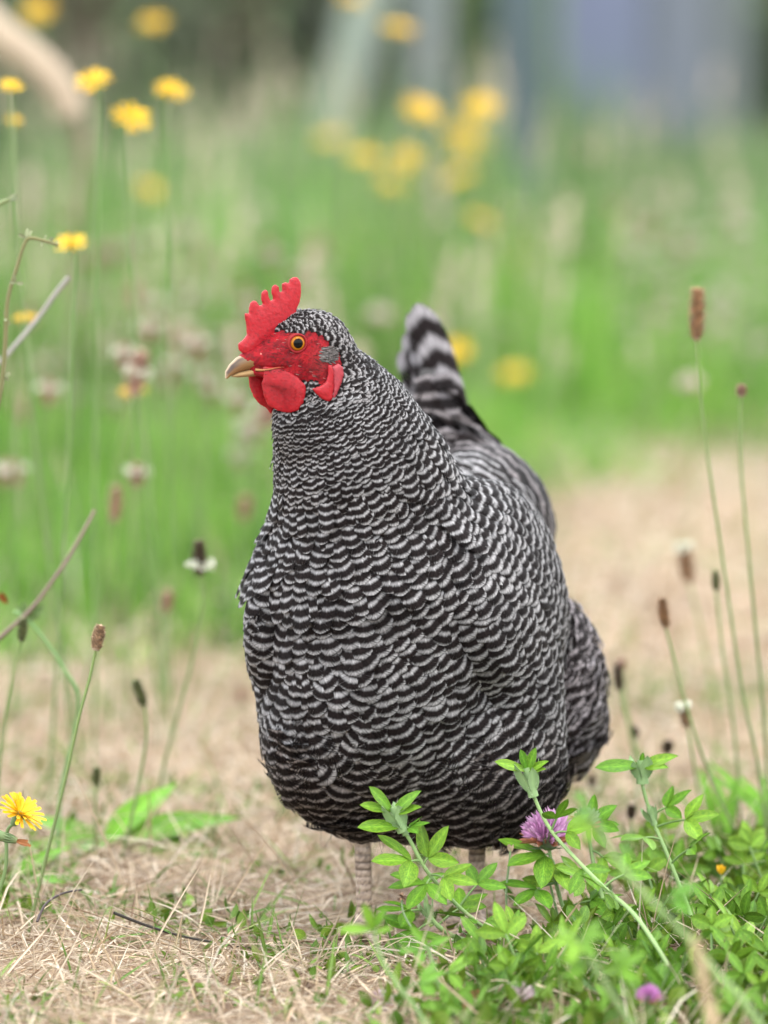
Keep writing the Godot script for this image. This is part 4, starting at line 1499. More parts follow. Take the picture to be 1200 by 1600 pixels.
func hero_plantains() -> void:
	plantain("tallest plantain stalk, long brown head with a green tip", [Vector3(0.2289, 0.4247, -0.3000), Vector3(0.2282, 0.3872, -0.3000), Vector3(0.2342, 0.3238, -0.3000), Vector3(0.2489, 0.2248, -0.3000), Vector3(0.2636, 0.1300, -0.3000), Vector3(0.2758, 0.0728, -0.3000), Vector3(0.2848, 0.0003, -0.3000)], 0.036, 0.0045)
	plantain("tall plantain stalk with a tiny round pinkish head", [Vector3(0.2635, 0.3532, -0.3300), Vector3(0.2626, 0.3423, -0.3300), Vector3(0.2629, 0.2973, -0.3300), Vector3(0.2686, 0.2355, -0.3300), Vector3(0.2757, 0.1640, -0.3300), Vector3(0.2818, 0.1017, -0.3300), Vector3(0.2878, 0.0008, -0.3300)], 0.0085, 0.0042, "rosy")
	flowering("pale blurred plantain stalk crowned with cream anthers", [Vector3(0.2488, 0.1725, -0.8500), Vector3(0.2538, 0.1420, -0.8500), Vector3(0.2619, 0.1109, -0.8500), Vector3(0.2718, 0.0625, -0.8500), Vector3(0.2796, 0.0194, -0.8500), Vector3(0.2818, -0.0021, -0.8500)], 0.030, 0.0055, "brown", 0.98, 0.008)
	plantain("slim plantain stalk with a small closed greenish head", [Vector3(0.2491, 0.2065, -0.4000), Vector3(0.2497, 0.1925, -0.4000), Vector3(0.2543, 0.1498, -0.4000), Vector3(0.2619, 0.1011, -0.4000), Vector3(0.2665, 0.0573, -0.4000), Vector3(0.2698, -0.0004, -0.4000)], 0.0145, 0.0028, "green")
	plantain("leaning plantain stalk with narrow dark brown head beside the hen", [Vector3(0.2030, 0.2003, -0.2800), Vector3(0.2064, 0.1777, -0.2800), Vector3(0.2183, 0.1328, -0.2800), Vector3(0.2307, 0.0926, -0.2800), Vector3(0.2512, 0.0427, -0.2800), Vector3(0.2746, -0.0010, -0.2800)], 0.021, 0.0036, "brown")
	plantain("plantain stalk with a narrow head touching the hen's fluff", [Vector3(0.1775, 0.1283, -0.4500), Vector3(0.1800, 0.1062, -0.4500), Vector3(0.1845, 0.0889, -0.4500), Vector3(0.1954, 0.0544, -0.4500), Vector3(0.2102, 0.0198, -0.4500), Vector3(0.2201, -0.0010, -0.4500)], 0.019, 0.0032, "dark")
	plantain("short stalk with a round brown head above the narrow one", [Vector3(0.1875, 0.1100, -0.6200), Vector3(0.1875, 0.1008, -0.6200), Vector3(0.1927, 0.0691, -0.6200), Vector3(0.1980, 0.0332, -0.6200), Vector3(0.2002, -0.0007, -0.6200)], 0.009, 0.0048, "rosy")
	flowering("beige plantain head ringed with white on a slanting stalk", [Vector3(0.2225, 0.1132, -0.3400), Vector3(0.2259, 0.0955, -0.3400), Vector3(0.2309, 0.0666, -0.3400), Vector3(0.2363, 0.0329, -0.3400), Vector3(0.2403, 0.0001, -0.3400)], 0.016, 0.0044, "beige", 0.95, 0.006)
	plantain("small dark plantain bud half way up the pale path", [Vector3(0.1926, 0.0736, -0.5000), Vector3(0.1931, 0.0626, -0.5000), Vector3(0.1947, 0.0417, -0.5000), Vector3(0.1964, -0.0004, -0.5000)], 0.0095, 0.0042, "dark")
	plantain("small dark plantain bud above the clover's topmost leaves", [Vector3(0.2153, 0.0747, -0.4200), Vector3(0.2144, 0.0639, -0.4200), Vector3(0.2116, 0.0394, -0.4200), Vector3(0.2089, 0.0001, -0.4200)], 0.0095, 0.0044, "dark")
	plantain("short dark round bud against the path beside the hen", [Vector3(0.1620, 0.0278, -0.5500), Vector3(0.1625, 0.0167, -0.5500), Vector3(0.1641, 0.0025, -0.5500), Vector3(0.1651, -0.0005, -0.5500)], 0.0085, 0.0042, "dark")
	plantain("low dark bud just above the clover leaves", [Vector3(0.1821, 0.0452, -0.3000), Vector3(0.1826, 0.0328, -0.3000), Vector3(0.1841, 0.0156, -0.3000), Vector3(0.1852, 0.0003, -0.3000)], 0.010, 0.0036, "dark")
	plantain("sharp plantain stalk with a beige head leaning over the straw", [Vector3(-0.1932, 0.2171, 0.0000), Vector3(-0.1964, 0.2017, 0.0000), Vector3(-0.2008, 0.1814, 0.0000), Vector3(-0.2080, 0.1550, 0.0000), Vector3(-0.2170, 0.1152, 0.0000), Vector3(-0.2268, 0.0754, 0.0000), Vector3(-0.2367, 0.0354, 0.0000), Vector3(-0.2449, -0.0002, 0.0000)], 0.0165, 0.0042, "beige")
	plantain("short plantain stalk with a closed grey green spike head", [Vector3(-0.1826, 0.1376, -0.3000), Vector3(-0.1752, 0.1157, -0.3000), Vector3(-0.1748, 0.0967, -0.3000), Vector3(-0.1801, 0.0633, -0.3000), Vector3(-0.1874, 0.0299, -0.3000), Vector3(-0.1946, 0.0003, -0.3000)], 0.020, 0.0034, "green")
	flowering("plantain stalk with dark pointed head and white ruff", [Vector3(-0.1396, 0.2260, -0.4200), Vector3(-0.1387, 0.1997, -0.4200), Vector3(-0.1369, 0.1764, -0.4200), Vector3(-0.1437, 0.1422, -0.4200), Vector3(-0.1551, 0.0982, -0.4200), Vector3(-0.1659, 0.0590, -0.4200), Vector3(-0.1768, -0.0009, -0.4200)], 0.025, 0.0046, "dark", 0.30, 0.0118)
	flowering("tall blurred plantain stalk with white ruff before a yellow flower", [Vector3(-0.1981, 0.3382, -0.8000), Vector3(-0.2072, 0.2972, -0.8000), Vector3(-0.2173, 0.2603, -0.8000), Vector3(-0.2255, 0.2127, -0.8000), Vector3(-0.2300, 0.1545, -0.8000), Vector3(-0.2371, 0.1014, -0.8000), Vector3(-0.2533, 0.0429, -0.8000), Vector3(-0.2641, 0.0002, -0.8000)], 0.036, 0.0062, "rosy", 0.55, 0.0125)
	flowering("blurred short plantain head with a white side ruff", [Vector3(-0.2087, 0.2302, -0.9500), Vector3(-0.2099, 0.2117, -0.9500), Vector3(-0.2129, 0.1581, -0.9500), Vector3(-0.2176, 0.0815, -0.9500), Vector3(-0.2202, 0.0001, -0.9500)], 0.017, 0.0062, "rosy", 0.7, 0.011)
	plantain("blurred plantain stalk with a long reddish brown head", [Vector3(-0.2249, 0.2170, -0.9000), Vector3(-0.2266, 0.1867, -0.9000), Vector3(-0.2253, 0.1423, -0.9000), Vector3(-0.2284, 0.0610, -0.9000), Vector3(-0.2319, 0.0000, -0.9000)], 0.028, 0.0052, "rosy")
	plantain("blurred plantain stalk with small rosy head over the straw", [Vector3(-0.1788, 0.1350, -0.8500), Vector3(-0.1821, 0.1163, -0.8500), Vector3(-0.1854, 0.0733, -0.8500), Vector3(-0.1890, 0.0000, -0.8500)], 0.017, 0.0046, "rosy")
	plantain("small upright green plantain bud among broad leaves", [Vector3(-0.2127, 0.0697, -0.3200), Vector3(-0.2133, 0.0544, -0.3200), Vector3(-0.2139, 0.0314, -0.3200), Vector3(-0.2145, 0.0002, -0.3200)], 0.0135, 0.0030, "green")
	plantain("plantain stalk at the picture's edge with closed green head", [Vector3(-0.2596, 0.1935, -0.2200), Vector3(-0.2615, 0.1763, -0.2200), Vector3(-0.2687, 0.1460, -0.2200), Vector3(-0.2744, 0.1133, -0.2200), Vector3(-0.2804, 0.0573, -0.2200), Vector3(-0.2836, 0.0000, -0.2200)], 0.016, 0.0032, "green")
	plantain("faint plantain stalk with a rosy head close behind the hen", [Vector3(-0.1239, 0.0261, -1.0500), Vector3(-0.1245, 0.0093, -1.0500), Vector3(-0.1268, 0.0037, -1.0500), Vector3(-0.1279, -0.0003, -1.0500)], 0.014, 0.0044, "rosy")

func behind(x: float, D: float, z: float) -> String:
	var u := x / D
	var at := "near the picture's edge" if u < -0.050 else "beyond the twigs and stalks" if u < -0.034 else "beyond the hen's beak" if u < -0.018 else "behind the hen's neck" if u < 0.0 else "behind the hen's tail" if u < 0.025 else "beyond the hen's back" if u < 0.045 else "behind the tall plantain stalks"
	return at + (", close past the straw" if z > -2.4 else ", in mid meadow" if z > -4.2 else ", far back in the meadow")

func meadow_flowers() -> void:
	var spots := [[Vector3(-0.2346, 0.5621, -0.7500), 0.030, "yellow flower just past the end of the tan branch"],
		[Vector3(-0.1824, 0.5436, -1.0500), 0.033, "broad yellow flower standing apart from the tan branch"],
		[Vector3(-0.2077, 0.5282, -0.8500), 0.036, "largest yellow flower, below the pair near the tan branch"],
		[Vector3(-0.2904, 0.5633, -0.6000), 0.022, "yellow flower in front of the tan branch"],
		[Vector3(-0.3113, 0.5225, -0.9500), 0.014, "small orange yellow flower under the tan branch"],
		[Vector3(-0.2387, 0.4472, -0.5000), 0.029, "yellow flower above the broken grey stem"],
		[Vector3(-0.2869, 0.3747, -0.7000), 0.020, "yellow flower behind the crossing hairy stalk"],
		[Vector3(-0.2122, 0.2928, -0.9500), 0.026, "yellow flower behind the tall white ruffed plantain"],
		[Vector3(-0.2641, 0.5611, -2.7000), 0.041, "faint yellow flower highest above the broad yellow one"],
		[Vector3(-0.4123, 0.5690, -2.9700), 0.043, "blurred orange yellow flower over the tan branch"],
		[Vector3(-0.2907, 0.3416, -3.2400), 0.034, "faint yellow flower deep in the grass over the hen's beak"],
		[Vector3(-0.0412, 0.5743, -3.5100), 0.041, "pale yellow flower cut by the picture's top edge"],
		[Vector3(0.0161, 0.5545, -2.7000), 0.045, "yellow flower at the top beside the pale stake"],
		[Vector3(0.0410, 0.4677, -2.5600), 0.047, "wide golden flower above the hen's tail"],
		[Vector3(0.1155, 0.4546, -2.9700), 0.047, "round golden flower beside the thin dark post"],
		[Vector3(-0.0244, 0.3755, -3.3800), 0.048, "yellow flower at the foot of the pale stake"],
		[Vector3(0.0289, 0.3881, -3.1000), 0.043, "yellow flower at the foot of the grey stake"],
		[Vector3(-0.0779, 0.3564, -4.3200), 0.046, "dim yellow flower low behind the pale stake"],
		[Vector3(0.0123, 0.2809, -4.5900), 0.044, "dim yellow flower just under the pair at the stakes"],
		[Vector3(0.1083, 0.3032, -4.3200), 0.058, "dim greenish yellow flower against the thin dark post"],
		[Vector3(0.1222, 0.3323, -4.8600), 0.058, "faintest yellow flower right under the round golden one"],
		[Vector3(0.1233, 0.2875, -3.5100), 0.046, "yellow flower halfway between tail and thin dark post"],
		[Vector3(-0.0500, 0.0711, -6.4800), 0.066, "very blurred yellow disc in the grass over the hen's neck"],
		[Vector3(0.2302, 0.1048, -5.6700), 0.053, "very faint yellow disc at the foot of the dark post"],
		[Vector3(0.2239, 0.0608, -5.4000), 0.053, "faint yellow disc in grass below the dark post"],
		[Vector3(0.0791, 0.2122, -2.3600), 0.037, "golden flower touching the hen's tail"],
		[Vector3(0.1631, 0.1114, -3.2400), 0.043, "yellow flower beyond the one touching the hen's tail"]]
	for s in spots:
		var p: Vector3 = s[0]
		composite(s[2], p, Vector3(p.x + rf(-0.05, 0.05), 0, p.z + rf(-0.06, 0.06)), Vector3(rf(-0.45, 0.45), 1.0, rf(0.1, 0.9)), s[1] * rf(0.92, 1.08), 26)
	# blurred heads that nothing tells apart
	for k in 68:
		var z := rf(-4.2, -1.0) if k <= 58 else rf(-5.5, -3.4)
		var D := 3.85 - z
		var x := rf(-0.068, 0.0) * D
		if k > 58: x = rf(0.0, 0.066) * D
		var y := rf(0.10, 0.30)
		var root := Vector3(x + rf(-0.03, 0.03), 0, z)
		var tip := Vector3(x, y + 0.02, z)
		if k % 3 == 0:
			plantain("blurred rosy plantain head %s" % behind(x, D, z), [tip, tip.lerp(root, 0.2), tip.lerp(root, 0.5) + Vector3(0.008, 0, 0), root], 0.022, 0.006, "rosy", "blurred plantains in the meadow")
		else:
			flowering("blurred plantain with white ruff %s" % behind(x, D, z), [tip, tip.lerp(root, 0.2), tip.lerp(root, 0.5) + Vector3(0.008, 0, 0), root], 0.022, 0.006, "rosy", 0.7, 0.013, "blurred white ruffed plantains in the meadow")
	for k in 64:
		var z := rf(-7.0, -2.0)
		var D := 3.85 - z
		var x := rf(-0.065, 0.068) * D
		if k > 18:
			z = rf(-6.2, -3.9)
			D = 3.85 - z
			x = rf(0.030, 0.068) * D
		var o := thing("white_clover", Vector3(x, 0, z), "blurred white clover blossom %s" % behind(x, D, z), "clover", "blurred white clover in the meadow")
		var h := rf(0.10, 0.24) if k <= 18 else rf(0.05, 0.12)
		var mb := MB.new()
		tube(mb, PackedVector3Array([Vector3.ZERO, Vector3(0.004, h * 0.5, 0), Vector3(0, h, 0)]), 0.0012, 0.001, lin(0.15, 0.23, 0.08), lin(0.15, 0.23, 0.08), 5)
		obj("stem", mb.mesh(), M.plant, o)
		clover_head(o, Vector3(0, h, 0), Vector3.UP, rf(0.012, 0.017), lin(0.72, 0.66, 0.60), lin(0.62, 0.48, 0.44), 34)

func clovers() -> void:
	# the three stalks that stand before the hen
	var z := 0.10
	var o := clover_stalk("clover stalk with a hairy tip before the hen's leg", [Vector3(0.0051, 0.1092, 0.1200), Vector3(0.0170, 0.0903, 0.1200), Vector3(0.0289, 0.0688, 0.1200), Vector3(0.0477, 0.0455, 0.1100), Vector3(0.0727, 0.0229, 0.1000), Vector3(0.1075, -0.0048, 0.0800)],
		[[0.0, -0.55, 0.75, 0.3, 0.0, 0.024], [0.0, -1.0, 0.35, 0.4, 0.0, 0.023], [0.02, 0.6, 0.6, 0.3, 0.0, 0.026], [0.02, 0.9, 0.35, 0.5, 0.0, 0.022], [0.12, -1.0, 0.12, 0.4, 0.0, 0.031, 1],
		[0.14, 0.9, 0.45, 0.3, 0.004, 0.016], [0.34, -0.9, 0.15, 0.5, 0.008, 0.032], [0.36, 0.5, 0.85, 0.1, 0.006, 0.026], [0.42, 1.0, -0.1, 0.5, 0.010, 0.024], [0.44, -0.5, -0.35, 0.8, 0.008, 0.026], [0.62, 0.6, 0.7, -0.3, 0.02, 0.02], [0.75, -0.6, 0.4, 0.7, 0.02, 0.022]], 0.0016)
	sheath(o, Vector3(0.0093, 0.1040, 0.1200) - o.position, Vector3(-0.4, 1, 0), 0.018, 0.0055)
	o = clover_stalk("branching clover stalk low between the hen's legs", [Vector3(0.0240, 0.0562, 0.0800), Vector3(0.0275, 0.0453, 0.0800), Vector3(0.0309, 0.0314, 0.0800), Vector3(0.0430, 0.0200, 0.0800), Vector3(0.0625, 0.0103, 0.0700), Vector3(0.1086, -0.0147, 0.0400)],
		[[0.0, -0.9, 0.3, 0.4, 0.0, 0.022], [0.05, 0.9, 0.45, 0.2, 0.0, 0.018], [0.35, -1.0, 0.1, 0.3, 0.012, 0.026, 1], [0.45, -0.8, -0.35, 0.5, 0.014, 0.028], [0.5, 0.7, 0.5, -0.3, 0.02, 0.022], [0.7, -0.5, -0.1, 0.8, 0.012, 0.024]], 0.0019)
	o = clover_stalk("long clover stalk with a pale leaf tuft crossing the pink blossom", [Vector3(0.0954, 0.1331, 0.1000), Vector3(0.1006, 0.1145, 0.1000), Vector3(0.1106, 0.0955, 0.1100), Vector3(0.1253, 0.0808, 0.1300), Vector3(0.1446, 0.0665, 0.1700), Vector3(0.1659, 0.0517, 0.2100), Vector3(0.1941, 0.0130, 0.2700)],
		[[0.0, -1.0, 0.42, 0.35, 0.0, 0.024], [0.0, -0.25, 0.9, 0.2, 0.0, 0.016], [0.0, 0.30, 1.0, 0.3, 0.0, 0.018], [0.0, 0.85, 0.55, 0.4, 0.0, 0.017], [0.0, 0.9, 0.25, 0.5, 0.0, 0.014],
		[0.34, 0.35, 0.9, 0.4, 0.010, 0.018], [0.36, 1.0, 0.25, 0.5, 0.010, 0.022], [0.52, 0.5, -0.6, 0.6, 0.008, 0.020], [0.66, 0.9, 0.5, -0.3, 0.016, 0.022], [0.72, -0.5, 0.5, 0.7, 0.012, 0.02]], 0.0015)
	sheath(o, Vector3(0.0972, 0.1257, 0.1000) - o.position, Vector3(-0.25, 1, 0), 0.020, 0.0050)
	o = clover_stalk("upright clover stalk with a flat topmost leaf against the path", [Vector3(0.1749, 0.1241, 0.0200), Vector3(0.1754, 0.1131, 0.0200), Vector3(0.1794, 0.0972, 0.0200), Vector3(0.1847, 0.0822, 0.0200), Vector3(0.1913, 0.0672, 0.0300), Vector3(0.2031, 0.0381, 0.0400), Vector3(0.2161, 0.0032, 0.0600)],
		[[0.0, -1.0, 0.06, 0.2, 0.0, 0.032], [0.0, 0.85, 0.35, 0.3, 0.0, 0.027], [0.0, 0.9, 0.12, 0.7, 0.0, 0.022], [0.0, 0.1, 0.9, 0.2, 0.0, 0.010], [0.42, 0.9, 0.6, 0.2, 0.012, 0.022, 1], [0.5, 1.0, 0.3, 0.3, 0.022, 0.026], [0.6, -0.7, 0.2, 0.6, 0.015, 0.024], [0.72, 0.6, 0.6, 0.5, 0.02, 0.022]], 0.0015)
	sheath(o, Vector3(0.1754, 0.1201, 0.0200) - o.position, Vector3(-0.05, 1, 0), 0.016, 0.0062)
	# pink blossom
	o = clover_stalk("red clover stalk carrying the open pink blossom", [Vector3(0.1111, 0.0758, 0.0500), Vector3(0.1133, 0.0618, 0.0500), Vector3(0.1186, 0.0399, 0.0500), Vector3(0.1264, 0.0180, 0.0500), Vector3(0.1321, 0.0004, 0.0500)],
		[[0.16, -1.0, 0.0, 0.6, 0.004, 0.036], [0.2, 0.4, -0.5, 0.7, 0.006, 0.026], [0.4, -0.6, -0.1, 0.7, 0.02, 0.026], [0.6, 0.8, 0.3, 0.2, 0.02, 0.024]])
	clover_head(o, Vector3(0.1111, 0.0793, 0.0500) - o.position, Vector3(-0.08, 1, 0.15), 0.0185, lin(0.68, 0.42, 0.62), lin(0.52, 0.22, 0.46), 95)
	o = clover_stalk("clover stalk with a hairy green bud beside the pink blossom", [Vector3(0.1378, 0.0864, 0.0400), Vector3(0.1396, 0.0733, 0.0400), Vector3(0.1436, 0.0531, 0.0500), Vector3(0.1511, 0.0286, 0.0600), Vector3(0.1616, -0.0024, 0.0700)],
		[[0.0, 0.75, 0.65, 0.1, 0.004, 0.022], [0.05, 0.95, 0.2, 0.3, 0.004, 0.02], [0.3, 0.8, -0.4, 0.4, 0.01, 0.024], [0.55, -0.8, 0.4, 0.4, 0.014, 0.024]])
	clover_head(o, Vector3(0.1369, 0.0882, 0.0400) - o.position, Vector3(0, 1, 0.1), 0.0105, lin(0.20, 0.30, 0.14), lin(0.26, 0.36, 0.18), 60)
	clover_stalk("blurred clover sprout in front of the hen's foot", [Vector3(-0.0066, 0.0855, 0.4200), Vector3(-0.0023, 0.0697, 0.4200), Vector3(0.0070, 0.0526, 0.4200), Vector3(0.0196, 0.0363, 0.4200), Vector3(0.0392, 0.0048, 0.4200)],
		[[0.0, -0.3, 0.9, 0.2, 0.0, 0.018], [0.0, 0.45, 0.9, 0.2, 0.0, 0.017], [0.0, -1.0, 0.1, 0.3, 0.0, 0.022], [0.05, 0.9, 0.4, 0.5, 0.0, 0.014], [0.6, 0.8, 0.5, 0.4, 0.014, 0.02]], 0.0015)
	clover_stalk("most blurred clover stalk slanting across the leafy patch", [Vector3(0.1194, 0.1903, 0.6200), Vector3(0.1305, 0.1680, 0.6200), Vector3(0.1471, 0.1457, 0.6200), Vector3(0.1693, 0.1233, 0.6200), Vector3(0.1916, 0.0971, 0.6200), Vector3(0.2139, 0.0709, 0.6200), Vector3(0.2550, 0.0026, 0.6200)],
		[[0.0, -0.5, 0.6, 0.3, 0.004, 0.016], [0.05, -1.0, -0.1, 0.4, 0.004, 0.016], [0.2, 0.5, 0.9, 0.4, 0.010, 0.018], [0.4, 1.0, 0.4, 0.3, 0.012, 0.02]], 0.0020)
	clover_stalk("second blurred clover stalk with wide leaves low before the patch", [Vector3(0.1130, 0.1121, 0.6000), Vector3(0.1223, 0.0970, 0.6000), Vector3(0.1335, 0.0782, 0.6000), Vector3(0.1522, 0.0480, 0.6000), Vector3(0.1710, 0.0019, 0.6000)],
		[[0.0, -1.0, 0.1, 0.3, 0.002, 0.020], [0.0, 0.9, 0.4, 0.3, 0.002, 0.018], [0.3, -0.9, 0.5, 0.3, 0.010, 0.02], [0.35, 0.9, 0.6, 0.3, 0.012, 0.02]], 0.0018)
	clover_stalk("clover sprout leaning from the patch before the second leg", [Vector3(0.0275, 0.0527, 0.3000), Vector3(0.0308, 0.0395, 0.3000), Vector3(0.0365, 0.0239, 0.3000), Vector3(0.0466, -0.0004, 0.3000)],
		[[0.0, -0.6, 0.8, 0.3, 0.0, 0.018], [0.0, 0.9, 0.45, 0.3, 0.0, 0.017], [0.1, -0.9, 0.0, 0.4, 0.006, 0.018], [0.5, 0.8, 0.4, 0.4, 0.01, 0.018]])
	# low sprigs that fill the patch
	var protos := []
	for t in 6:
		var s := Node3D.new()
		var n := 3 + t % 3
		for k in n:
			var a := TAU * k / n + rf(-0.5, 0.5)
			var way := Vector3(cos(a) * 0.5, 1.0, sin(a) * 0.5 + 0.1).normalized()
			var h := rf(0.012, 0.046)
			trifoliate(s, Vector3.ZERO, way * h, Vector3(rf(-0.4, 0.4), 1, rf(0.1, 0.9)), rf(0.015, 0.023), rf(0.0075, 0.0105), (lin(0.12, 0.28, 0.035) if t < 3 else lin(0.22, 0.42, 0.05)).lerp(lin(0.32, 0.54, 0.06) if t >= 3 else lin(0.22, 0.42, 0.05), rng.randf()), 1.15, 0.2)
		s.set_meta("kind_of", t)
		protos.append(s)
	var made := 0
	for k in 420:
		var x := rf(-0.03, 0.36)
		var zz := rf(-0.24, 0.40)
		# the patch widens towards the camera and to the hen's left
		var edge := 0.035 + 0.15 * smoothstep(0.28, -0.10, zz) + 0.05 * noise.get_noise_2d(zz * 9.0, 4.0)
		if x < edge or made >= 76: continue
		if noise.get_noise_2d(x * 11.0, zz * 8.0) < rf(-0.45, 0.25): continue
		if x > 0.26 and zz < -0.2: continue
		var c: Node3D = protos[rng.randi() % 6].duplicate()
		c.name = numbered("clover_sprig")
		add_child(c)
		c.position = Vector3(x, 0, zz)
		c.rotation.y = rf(-0.7, 0.7)
		c.scale = Vector3.ONE * rf(0.65, 1.2)
		var where: String = "near the patch's lower edge" if zz > 0.24 else "at the patch's border with the straw" if x < edge + 0.05 else "below the pink blossom" if x < 0.15 and zz < 0.10 else "in the back of the leafy patch" if zz < 0.0 else "amid the leafy patch" if x < 0.22 else "at the outer end of the leafy patch"
		tag(c, "%s clover sprig of %s leaves %s" % ["dark green" if c.get_meta("kind_of", 0) < 3 else "pale yellow green", ["three", "four", "five"][c.get_meta("kind_of", 0) % 3], where], "clover", "low clover sprigs in the leafy patch")
		c.remove_meta("kind_of")
		made += 1
	for s in protos: s.free()
	# leaf litter of small leaves among them
	var lf := MB.new()
	leaf(lf, Vector3.ZERO, Vector3.UP, Vector3.BACK, 1.0, 0.55, Color.WHITE, 0.3, 0.4, 5)
	var xf := []
	var cs := PackedColorArray()
	for k in 3600:
		var x := rf(-0.06, 0.40)
		var zz := rf(-0.30, 0.55)
		var edge := 0.02 + 0.15 * smoothstep(0.30, -0.14, zz)
		var inside := smoothstep(edge - 0.05, edge + 0.06, x)
		if rng.randf() > inside: continue
		xf.append(lay(Vector3(x, rf(0.002, 0.024), zz), rf(0, TAU), rf(0.5, 1.7), rf(0.007, 0.022), rf(0.007, 0.020), rf(-1.5, 1.5)))
		cs.append(shade(lin(0.12, 0.26, 0.03).lerp(lin(0.32, 0.48, 0.07), rng.randf()), rf(0.7, 1.15)))
	for k in 3200:
		var x := rf(-0.40, 0.10)
		var zz := rf(-0.7, 0.40)
		if noise.get_noise_2d(x * 4.0 + 7.0, zz * 4.0) < rf(0.0, 0.5): continue
		xf.append(lay(Vector3(x, rf(0.002, 0.016), zz), rf(0, TAU), rf(0.5, 1.7), rf(0.006, 0.015), rf(0.006, 0.014), rf(-1.5, 1.5)))
		cs.append(shade(lin(0.12, 0.26, 0.03).lerp(lin(0.32, 0.48, 0.07), rng.randf()), rf(0.7, 1.15)))
	tag(scatter("ground_cover", lf.mesh(), M.leaf, xf, cs), "small green leaves covering the soil in the clover patch", "ground cover")

func blossom_on(label: String, p: Vector3, r: float, pale: Color, deep: Color, called := "white_clover") -> void:
	var o := thing(called, Vector3(p.x, 0, p.z), label, "clover", "clover blossoms by the lower edge")
	var mb := MB.new()
	tube(mb, PackedVector3Array([Vector3.ZERO, Vector3(0.002, p.y * 0.5, 0), Vector3(0, p.y, 0)]), 0.0011, 0.001, lin(0.15, 0.23, 0.08), lin(0.15, 0.23, 0.08), 5)
	obj("stem", mb.mesh(), M.plant, o)
	clover_head(o, Vector3(0, p.y, 0), Vector3(0, 1, 0.2), r, pale, deep, 48)

